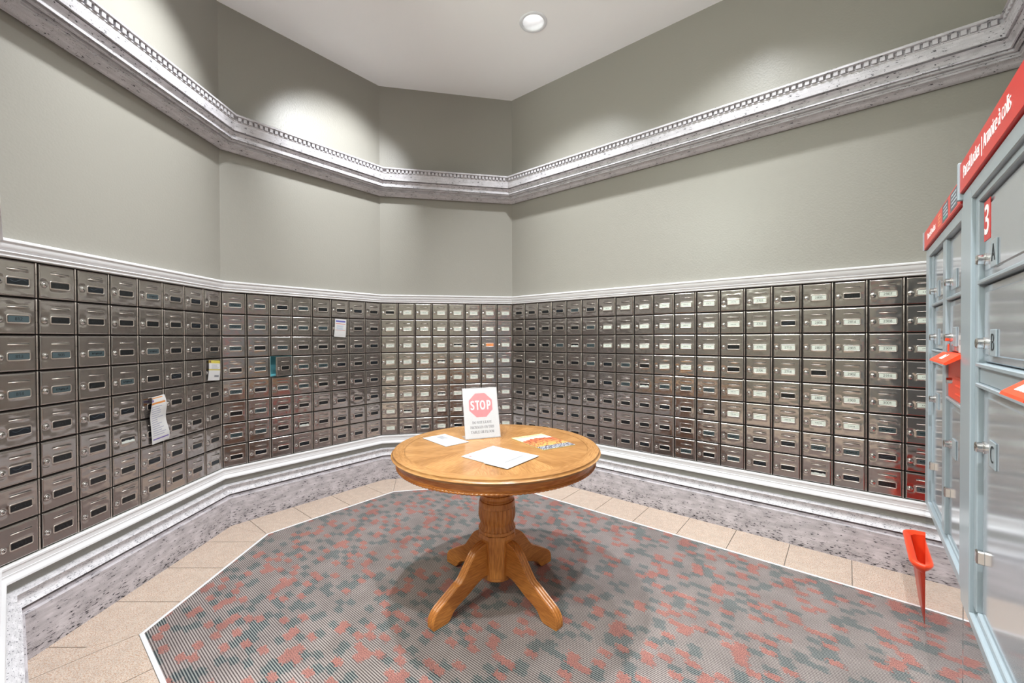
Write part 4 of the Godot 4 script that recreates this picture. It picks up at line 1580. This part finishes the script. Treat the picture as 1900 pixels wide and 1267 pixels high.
func make_table_things() -> void:
	var y := 0.7624
	flat_sheet("envelope", "white envelope with a grey address window, left of the stop sign on the table", "envelope", Vector2(-0.394, 2.384), Vector2(-0.235, 2.204), Vector2(-0.502, 2.289), y + 0.0030, 0.0024, printed(0), "mail on the table")
	flat_sheet("envelope", "white letter with red and grey print lying in front of the stop sign", "envelope", Vector2(-0.243, 1.933), Vector2(-0.100, 2.119), Vector2(-0.100, 1.812), y + 0.0026, 0.0020, printed(1), "mail on the table")
	flat_sheet("envelope", "white letter with a long grey window, overlapping another letter near the table front", "envelope", Vector2(-0.127, 1.820), Vector2(0.020, 2.010), Vector2(-0.022, 1.738), y + 0.0050, 0.0020, printed(2), "mail on the table")
	flat_sheet("magazine", "magazine with a cream and orange autumn cover on the right of the table", "magazine", Vector2(-0.005, 2.275), Vector2(0.169, 2.375), Vector2(0.155, 2.033), y + 0.0046, 0.0042, textured(magazine_texture(), 0.4))
	# stop sign in a slanted acrylic holder
	var p := Vector2(-0.257, 2.249)
	var d := Vector2(0.944, 0.331)
	var t := thing("table_sign", "white notice with a red STOP octagon in a clear slanted stand on the table", "sign", v3(p, y + 0.001))
	t.rotation.y = d.angle()
	var W := 0.200
	var H := 0.282
	var lean := Transform3D(Basis(Vector3.RIGHT, -0.29), Vector3(0, 0.0, 0))
	var panel := obj("holder", bx(Vector3(-0.002, 0.0, 0.0014), Vector3(W + 0.003, H + 0.004, 0.0036), 0.0006), M.acrylic, t)
	panel.transform = lean
	panel.set_meta("label", "clear acrylic holder")
	obj("holder_back", bx(Vector3(-0.002, 0.0, -0.0030), Vector3(W + 0.003, H + 0.004, -0.0010), 0.0006), M.acrylic, t).transform = lean
	obj("holder_foot", bx(Vector3(-0.002, 0.0, -0.085), Vector3(W + 0.003, 0.0024, 0.003), 0.0006), M.acrylic, t)
	var sheet := obj("notice_sheet", leaf(Vector3(0, H, 0.0004), Vector3(W, 0, 0), Vector3(0, -H + 0.004, 0), 0.0007), M.paper, t)
	sheet.transform = lean
	var mb := MB.new()
	var oc := []
	for k in 8:
		var a := PI / 8 + k * PI / 4
		oc.append(Vector3(cos(a) * 0.0735, sin(a) * 0.0735, 0))
	mb.face(oc, Vector3(0, 0, 1))
	for k in 8:
		mb.quad(oc[k], oc[(k + 1) % 8], oc[(k + 1) % 8] - Vector3(0, 0, 0.0004), oc[k] - Vector3(0, 0, 0.0004), (oc[k] + oc[(k + 1) % 8]).normalized())
	var og := obj("octagon", mb.mesh(), M.sign_red, sheet)
	og.position = Vector3(W * 0.5, 0.186, 0.0007)
	var s1 := lettering("STOP", 0.052, 0.118, M.letter_white, sheet, "lettering", "Droid Sans", true)
	s1.position = Vector3(W * 0.5, 0.185, 0.0009)
	var lines := ["DO NOT LEAVE", "PACKAGES ON THIS", "TABLE OR FLOOR"]
	var wide := [0.113, 0.137, 0.135]
	for k in 3:
		lettering(lines[k], 0.0135, wide[k], M.ink, sheet, "lettering", "Droid Serif", true).position = Vector3(W * 0.5, 0.089 - k * 0.0265, 0.0006)

func make_notices() -> void:
	# slips stuck to three mailbox doors
	var defs := [
		[LW, 8 * BOX - 0.134, 1.181, 0.104, 0.138, -0.09, 3, "yellow and white delivery slip stuck to a mailbox at the end of the left wall"],
		[LW, 8 * BOX - 0.602, 0.988, 0.112, 0.270, -0.10, 4, "long curled white slip with an orange line hanging on the left wall mailboxes"],
		[BL, 0.829, 1.497, 0.102, 0.156, -0.07, 5, "white slip with blue and pink bands stuck to a mailbox on the angled wall"],
	]
	for q in defs:
		var i: int = q[0]
		var d := dir(i)
		var n := inward(i)
		var w: float = q[3]
		var h: float = q[4]
		var long := h > 0.2
		var at := func(u: float, v: float) -> Vector3:
			var z := 0.0035 + 0.004 * sin(v * 3.0) + (0.030 * pow(clampf(0.35 - u, 0, 1) / 0.35, 2.0) * clampf(1.0 - v * 2.5, 0, 1) + 0.008 * sin(v * 9.0) * u if long else 0.004 * u * v)
			return Vector3(u * w, -v * h, z)
		var o := obj("delivery_slip", curled(8, 16, at, 0.0005), printed(q[6]))
		o.position = v3(PT[i] + d * float(q[1]) + n * 0.0085, q[2])
		o.rotation = Vector3(0, d.angle(), -q[5])
		if not long:
			o.rotation.z = q[5]
		tag(o, q[7], "paper slip", "slips on the mailboxes")
